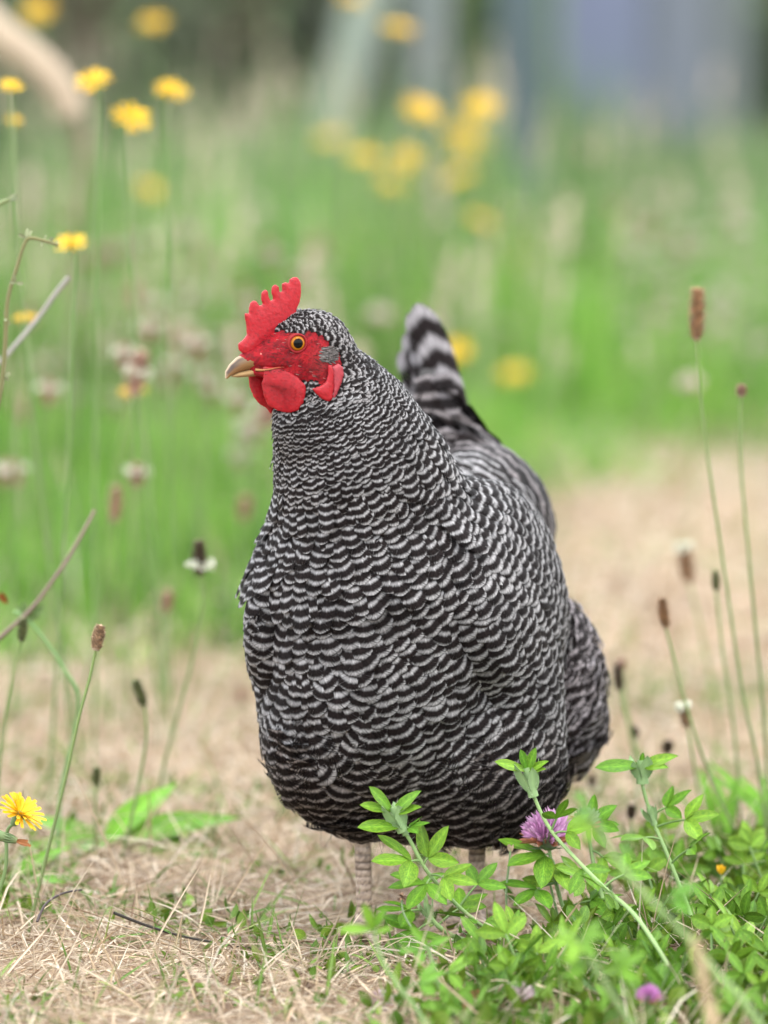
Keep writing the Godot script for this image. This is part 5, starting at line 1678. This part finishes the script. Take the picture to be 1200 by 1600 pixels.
func small_things() -> void:
	var w := lin(0.72, 0.62, 0.64)
	var w2 := lin(0.62, 0.46, 0.50)
	blossom_on("pinkish white clover blossom low before the hen's foot", Vector3(-0.0025, 0.0021, 0.2400), 0.0105, w, w2)
	blossom_on("white clover blossom cut by the lower edge", Vector3(0.0213, -0.0039, 0.2600), 0.009, w, w2)
	blossom_on("white clover blossom half hidden in the leafy patch", Vector3(0.0871, 0.0190, 0.3000), 0.0095, w, w2)
	blossom_on("small white clover blossom at the leafy patch's lower edge", Vector3(0.0668, 0.0018, 0.2800), 0.008, w, w2)
	blossom_on("tiny white clover blossom alone on the straw", Vector3(-0.0627, -0.0006, 0.2600), 0.006, w, w2)
	blossom_on("small blurred pink clover blossom deep in the leafy patch", Vector3(0.1617, 0.0427, 0.4200), 0.0085, lin(0.55, 0.24, 0.5), lin(0.5, 0.18, 0.45), "pink_clover")
	# yellow flower and bud at the edge
	var o := composite("sharp yellow flower with ragged petals low over the straw", Vector3(-0.2439, 0.0994, 0.0600), Vector3(-0.2766, -0.0021, 0.0600) * Vector3(1, 0, 1), Vector3(0.48, 0.75, 0.38), 0.035, 46, "yellow_flower", "yellow flowers near the straw")
	o = thing("closed_flower_bud", Vector3(-0.2776, -0.0028, 0.0700) * Vector3(1, 0, 1), "closed green flower bud with a rusty tip beneath the yellow flower", "flower bud")
	var tip := Vector3(-0.2393, 0.0809, 0.0800) - o.position
	var neck := Vector3(-0.2565, 0.0861, 0.0800) - o.position
	var d := (tip - neck).normalized()
	var mb := MB.new()
	tube(mb, curve([Vector3.ZERO, (neck + Vector3(-0.012, -0.02, 0)) * Vector3(1, 0.8, 1), neck - d * 0.006, neck], 6), 0.0016, 0.0015, lin(0.13, 0.21, 0.06), lin(0.16, 0.26, 0.09), 6)
	obj("stem", mb.mesh(), M.plant, o)
	mb = MB.new()
	var b := frame(d)
	for k in 22:
		var a := TAU * k / 11.0
		var n := b.x * cos(a) + b.z * sin(a)
		leaf(mb, neck - d * 0.003 + n * 0.0022, d + n * (0.12 if k < 11 else 0.05), n, 0.013 if k < 11 else 0.009, 0.0034, shade(lin(0.13, 0.20, 0.08), rf(0.7, 1.2)), 0.3, 0.12, 4)
	tube(mb, PackedVector3Array([neck - d * 0.004, neck, neck + d * 0.006, neck + d * 0.011]), 0.0042, 0.0022, lin(0.13, 0.20, 0.08), lin(0.16, 0.18, 0.07), 9)
	obj("bud_cup", mb.mesh(), M.plant, o)
	mb = MB.new()
	for k in 16:
		var n := Vector3(rf(-1, 1), rf(-1, 1), rf(-1, 1)) * 0.22
		petal(mb, neck + d * 0.009, d + n, Vector3.BACK, rf(0.006, 0.010), 0.0018, lin(0.45, 0.16, 0.04).lerp(lin(0.25, 0.10, 0.04), rng.randf()))
	obj("rusty_tip", mb.mesh(), M.petal, o)
	# broad leaves of the plantain on the straw
	o = thing("plantain_rosette", Vector3(-0.2052, 0.0000, -0.3631), "rosette of broad bright green leaves flat on the straw", "plantain")
	for l in [[0.75, 0.34, -0.05, 0.095, 0.030], [0.95, 0.14, 0.25, 0.090, 0.028], [0.8, 0.10, 0.5, 0.075, 0.026], [-0.6, 0.3, -0.3, 0.075, 0.026], [-0.9, 0.2, 0.2, 0.07, 0.024], [0.5, 0.6, -0.5, 0.085, 0.026], [-0.3, 0.25, 0.8, 0.06, 0.016]]:
		strap_leaf(o, Vector3(rf(-0.008, 0.008), 0.004, rf(-0.006, 0.006)), Vector3(l[0], l[1], l[2]), l[3], l[4], 0.25)
	o = thing("plantain_rosette", Vector3(-0.2674, 0.0000, -0.1991), "second smaller rosette of green leaves at the picture's edge", "plantain")
	for l in [[0.9, 0.25, 0.1, 0.055, 0.016], [0.5, 0.3, 0.6, 0.05, 0.014], [-0.6, 0.3, 0.2, 0.05, 0.014], [0.6, 0.5, -0.4, 0.06, 0.016]]:
		strap_leaf(o, Vector3(rf(-0.006, 0.006), 0.004, 0), Vector3(l[0], l[1], l[2]), l[3], l[4], 0.25)
	o = thing("weed_clump", Vector3(0.2900, 0.0000, -0.3631), "clump of narrow upright green leaves at the plantain stalks' feet", "weed")
	for k in 16:
		var a := rf(0, TAU)
		strap_leaf(o, Vector3(rf(-0.04, 0.02), 0.002, rf(-0.02, 0.03)), Vector3(cos(a) * 0.45 - 0.15, 1.0, sin(a) * 0.4), rf(0.04, 0.085), rf(0.006, 0.012), rf(0.1, 0.5))
	# twigs and dead stalks
	twig("thin black twig lying on the straw", "twig", [Vector3(-0.1817, 0.0321, 0.0700), Vector3(-0.1576, 0.0207, 0.0600), Vector3(-0.1299, 0.0109, 0.0500), Vector3(-0.0869, 0.0020, 0.0400)], 0.0011, 0.0007, lin(0.03, 0.024, 0.02))
	twig("curved dark grass stalk lying on the straw", "twig", [Vector3(-0.2322, 0.0297, 0.0900), Vector3(-0.2267, 0.0401, 0.0800), Vector3(-0.2167, 0.0435, 0.0600), Vector3(-0.2048, 0.0425, 0.0400)], 0.0010, 0.0006, lin(0.07, 0.05, 0.05))
	twig("bare brown twig rising past the picture's edge", "twig", [Vector3(-0.2110, 0.2662, -0.2800), Vector3(-0.2199, 0.2495, -0.2700), Vector3(-0.2335, 0.2272, -0.2600), Vector3(-0.2554, 0.1980, -0.2500), Vector3(-0.2781, 0.1773, -0.2400), Vector3(-0.3061, 0.1479, -0.2400), Vector3(-0.3353, -0.0092, -0.2400)], 0.0012, 0.0020, lin(0.19, 0.13, 0.10))
	twig("broken pale grey stem leaning behind the hairy stalk", "twig", [Vector3(-0.2309, 0.4336, -0.3200), Vector3(-0.2394, 0.4233, -0.3200), Vector3(-0.2536, 0.4035, -0.3200), Vector3(-0.2742, 0.3794, -0.3100), Vector3(-0.3090, 0.3379, -0.3000), Vector3(-0.3570, 0.2153, -0.3000), Vector3(-0.3684, 0.0003, -0.3000)], 0.0019, 0.0016, lin(0.28, 0.255, 0.225))
	var hs := twig("green hairy stalk with a drooping budded tip", "stalk", [Vector3(-0.2268, 0.4697, -0.1200), Vector3(-0.2357, 0.4724, -0.1200), Vector3(-0.2464, 0.4746, -0.1200), Vector3(-0.2509, 0.4702, -0.1200), Vector3(-0.2564, 0.4532, -0.1200), Vector3(-0.2628, 0.4308, -0.1200), Vector3(-0.2648, 0.3994, -0.1200), Vector3(-0.2687, 0.3644, -0.1200), Vector3(-0.2827, 0.2824, -0.1200), Vector3(-0.3030, 0.0035, -0.1200)], 0.0011, 0.0019, lin(0.17, 0.16, 0.06))
	mb = MB.new()
	for q in [[Vector3(-0.2277, 0.4702, -0.1200), 0.55], [Vector3(-0.2321, 0.4719, -0.1200), 0.7], [Vector3(-0.2375, 0.4728, -0.1200), 0.8], [Vector3(-0.2500, 0.4746, -0.1200), 1.3], [Vector3(-0.2573, 0.4433, -0.1200), 1.2], [Vector3(-0.2638, 0.4183, -0.1200), 1.0], [Vector3(-0.2659, 0.3770, -0.1200), 1.0]]:
		mb = MB.new()
		for k in 3:
			leaf(mb, (q[0] as Vector3) - hs.position, Vector3(rf(-0.4, 1.0), rf(-0.5, 1.0), rf(-0.5, 0.5)), Vector3.BACK, 0.006 * q[1], 0.0022 * q[1], lin(0.24, 0.26, 0.14), 0.4, 0.1, 4)
		obj("bud", mb.mesh(), M.plant, hs)
	hs = twig("stalk with one closed bud entering from the picture's edge", "stalk", [Vector3(-0.2571, 0.5029, -0.1500), Vector3(-0.2634, 0.4998, -0.1500), Vector3(-0.2742, 0.4917, -0.1500), Vector3(-0.2970, 0.4512, -0.1500), Vector3(-0.3189, 0.0023, -0.1500)], 0.0014, 0.0018, lin(0.20, 0.24, 0.10))
	mb = MB.new()
	for k in 9: leaf(mb, Vector3(-0.2661, 0.4989, -0.1500) - hs.position, Vector3(1.0, 0.45 + rf(-0.25, 0.25), rf(-0.3, 0.3)), Vector3.BACK, 0.010, 0.0030, lin(0.26, 0.30, 0.17), 0.4, 0.0, 4)
	obj("bud", mb.mesh(), M.plant, hs)
	hs = twig("green branched stalk below the bare brown twig", "stalk", [Vector3(-0.2700, 0.1944, -0.2600), Vector3(-0.2598, 0.1883, -0.2600), Vector3(-0.2468, 0.1733, -0.2600), Vector3(-0.2330, 0.1521, -0.2600), Vector3(-0.2229, 0.1333, -0.2600), Vector3(-0.2254, 0.1059, -0.2700), Vector3(-0.2371, 0.0570, -0.2800), Vector3(-0.2407, -0.0010, -0.2800)], 0.0014, 0.0016, lin(0.20, 0.33, 0.12))
	mb = MB.new()
	for k in 7: leaf(mb, Vector3(-0.2598, 0.1892, -0.2600) - hs.position, Vector3(rf(-0.6, 1.0), rf(-0.3, 0.8), rf(-0.4, 0.5)), Vector3.BACK, rf(0.010, 0.016), 0.005, lin(0.22, 0.34, 0.14), 0.4, 0.3, 4)
	for k in 8: leaf(mb, Vector3(-0.2737, 0.1996, -0.2600) - hs.position, Vector3(-0.5 + rf(-0.2, 0.2), 0.7, rf(-0.3, 0.3)), Vector3.BACK, 0.010, 0.003, lin(0.50, 0.17, 0.06), 0.4, 0.0, 4)
	obj("leaves", mb.mesh(), M.leaf, hs)
	hs = twig("curved thin stalk with a dry brown seed knob among clover", "stalk", [Vector3(0.0117, 0.0611, 0.1800), Vector3(0.0125, 0.0526, 0.1800), Vector3(0.0188, 0.0411, 0.1800), Vector3(0.0284, 0.0301, 0.1800), Vector3(0.0377, 0.0004, 0.1800)], 0.0006, 0.0009, lin(0.19, 0.27, 0.13))
	mb = MB.new()
	for k in 34: leaf(mb, Vector3(0.0117, 0.0623, 0.1800) - hs.position, Vector3(rf(-1, 1), rf(-0.6, 1), rf(-1, 1)), Vector3.UP, 0.0040, 0.0016, shade(lin(0.16, 0.09, 0.05), rf(0.5, 1.5)), 0.4, 0.1, 3)
	obj("seed_knob", mb.mesh(), M.plant, hs)
	hs = twig("thin green stalk with pale seed tip before the hen's thigh", "stalk", [Vector3(0.0854, 0.0758, 0.0600), Vector3(0.0845, 0.0657, 0.0600), Vector3(0.0824, 0.0439, 0.0600), Vector3(0.0842, 0.0242, 0.0600), Vector3(0.0916, 0.0005, 0.0600)], 0.0007, 0.0009, lin(0.22, 0.30, 0.14))
	mb = MB.new()
	for k in 12: leaf(mb, Vector3(0.0854, 0.0714, 0.0600) - hs.position, Vector3(rf(-0.5, 0.5), 1.0, rf(-0.5, 0.5)), Vector3.BACK, 0.006, 0.002, lin(0.45, 0.33, 0.22), 0.4, 0.0, 3)
	obj("seed_tip", mb.mesh(), M.plant, hs)
	# rusty dead leaf
	mb = MB.new()
	leaf(mb, Vector3.ZERO, Vector3(0.4, 0.8, 0.2), Vector3(-0.3, 0.3, 1), 0.026, 0.020, lin(0.34, 0.13, 0.06), 0.6, 0.7, 8, 1.0, 9.0)
	leaf(mb, Vector3(0.003, 0.0, 0.0), Vector3(-0.7, 0.6, 0.2), Vector3(0.2, 0.4, 1), 0.020, 0.014, lin(0.26, 0.10, 0.05), 0.6, 0.9, 8, 1.0, 9.0)
	var dl := obj("dead_leaf", mb.mesh(), M.leaf)
	dl.position = Vector3(0.0405, 0.0000, 0.2999)
	tag(dl, "curled rusty brown dead leaf at the leafy patch's lower edge", "leaf")
	# blurred dry plume close to the lens
	o = thing("dry_grass_plume", Vector3(0.1852, 0.0041, 0.8000) * Vector3(1, 0, 1), "blurred beige dry grass plume close before the camera", "grass plume")
	mb = MB.new()
	for k in 70:
		var s := rf(0.0, 1.0)
		var p := Vector3(0.1686, 0.1459, 0.8000).lerp(Vector3(0.1812, 0.0894, 0.8000), s) - o.position
		leaf(mb, p, Vector3(rf(-0.5, 0.5), 1.0, rf(-0.4, 0.4)), Vector3.BACK, 0.010, 0.002, shade(lin(0.50, 0.38, 0.24), rf(0.7, 1.2)), 0.3, 0.1, 3)
	tube(mb, curve([Vector3.ZERO, (Vector3(0.1830, 0.0752, 0.8000) - o.position), (Vector3(0.1697, 0.1459, 0.8000) - o.position)], 5), 0.0014, 0.0007, lin(0.45, 0.36, 0.22), lin(0.5, 0.4, 0.26), 5)
	obj("plume", mb.mesh(), M.plant, o)
	o = thing("yellow_bud", Vector3(0.2343, 0.0112, -0.0600) * Vector3(1, 0, 1), "tiny yellow bud low behind the clover patch", "flower bud")
	mb = MB.new()
	var yb := Vector3(0.2341, 0.0356, -0.0600) - o.position
	tube(mb, PackedVector3Array([Vector3.ZERO, yb * 0.5, yb]), 0.0009, 0.0008, lin(0.15, 0.22, 0.08), lin(0.15, 0.22, 0.08), 5)
	obj("stem", mb.mesh(), M.plant, o)
	mb = MB.new()
	for k in 14: leaf(mb, yb, Vector3(rf(-0.6, 0.6), 1, rf(-0.6, 0.6)), Vector3.BACK, 0.007, 0.0025, lin(0.80, 0.45, 0.01), 0.3, 0.1, 3)
	obj("petals", mb.mesh(), M.petal, o)

func twig(label: String, category: String, line: Array, r0: float, r1: float, c: Color) -> Node3D:
	var root: Vector3 = line[-1]
	var o := thing("bare_twig" if category == "twig" else "weed_stalk", root, label, category)
	var mb := MB.new()
	tube(mb, curve(move(line, root), 7), r0, r1, c, shade(c, 0.85), 6)
	obj("stem", mb.mesh(), M.plant, o)
	return o


func _ready() -> void:
	rng.seed = 20
	noise.seed = 3
	noise.frequency = 1.0
	noise_fine.seed = 11
	noise_fine.frequency = 0.1
	var cam := Camera3D.new()
	cam.name = "camera"
	cam.position = Vector3(0, 0.72, 3.85)
	cam.rotation_degrees = Vector3(-6.29, 0, 0)
	var lens := CameraAttributesPhysical.new()
	lens.frustum_focal_length = 133.54
	lens.frustum_focus_distance = 3.80
	lens.frustum_near = 0.05
	lens.frustum_far = 200.0
	lens.exposure_aperture = 2.8
	cam.attributes = lens
	cam.fov = 10.27
	cam.far = 200.0
	add_child(cam)
	cam.current = true
	var we := WorldEnvironment.new()
	var env := Environment.new()
	env.background_mode = Environment.BG_SKY
	var sm := ProceduralSkyMaterial.new()
	sm.sky_top_color = Color(0.95, 0.98, 1.0)
	sm.sky_horizon_color = Color(0.60, 0.63, 0.65)
	sm.sky_curve = 0.2
	sm.sky_energy_multiplier = 1.6
	sm.ground_bottom_color = Color(0.3, 0.33, 0.25)
	sm.ground_horizon_color = Color(0.5, 0.55, 0.45)
	var sky := Sky.new()
	sky.sky_material = sm
	env.sky = sky
	env.tonemap_mode = Environment.TONE_MAPPER_LINEAR
	env.tonemap_exposure = 1.5
	env.sdfgi_enabled = true
	env.ssao_enabled = true
	env.ssil_enabled = true
	we.environment = env
	we.name = "environment"
	add_child(we)
	var sun := DirectionalLight3D.new()
	sun.name = "sun"
	sun.light_color = Color(1.0, 0.97, 0.92)
	sun.light_energy = 0.45
	sun.light_angular_distance = 25.0
	sun.shadow_enabled = true
	sun.rotation_degrees = Vector3(-62, 35, 0)
	add_child(sun)
	setting()
	make_hen()
	plants()

func hen_or_head(p: Vector3) -> float:
	if p.distance_squared_to(HC) < 0.0070: return smin(hen(p), head(p), 0.012)
	return hen(p)
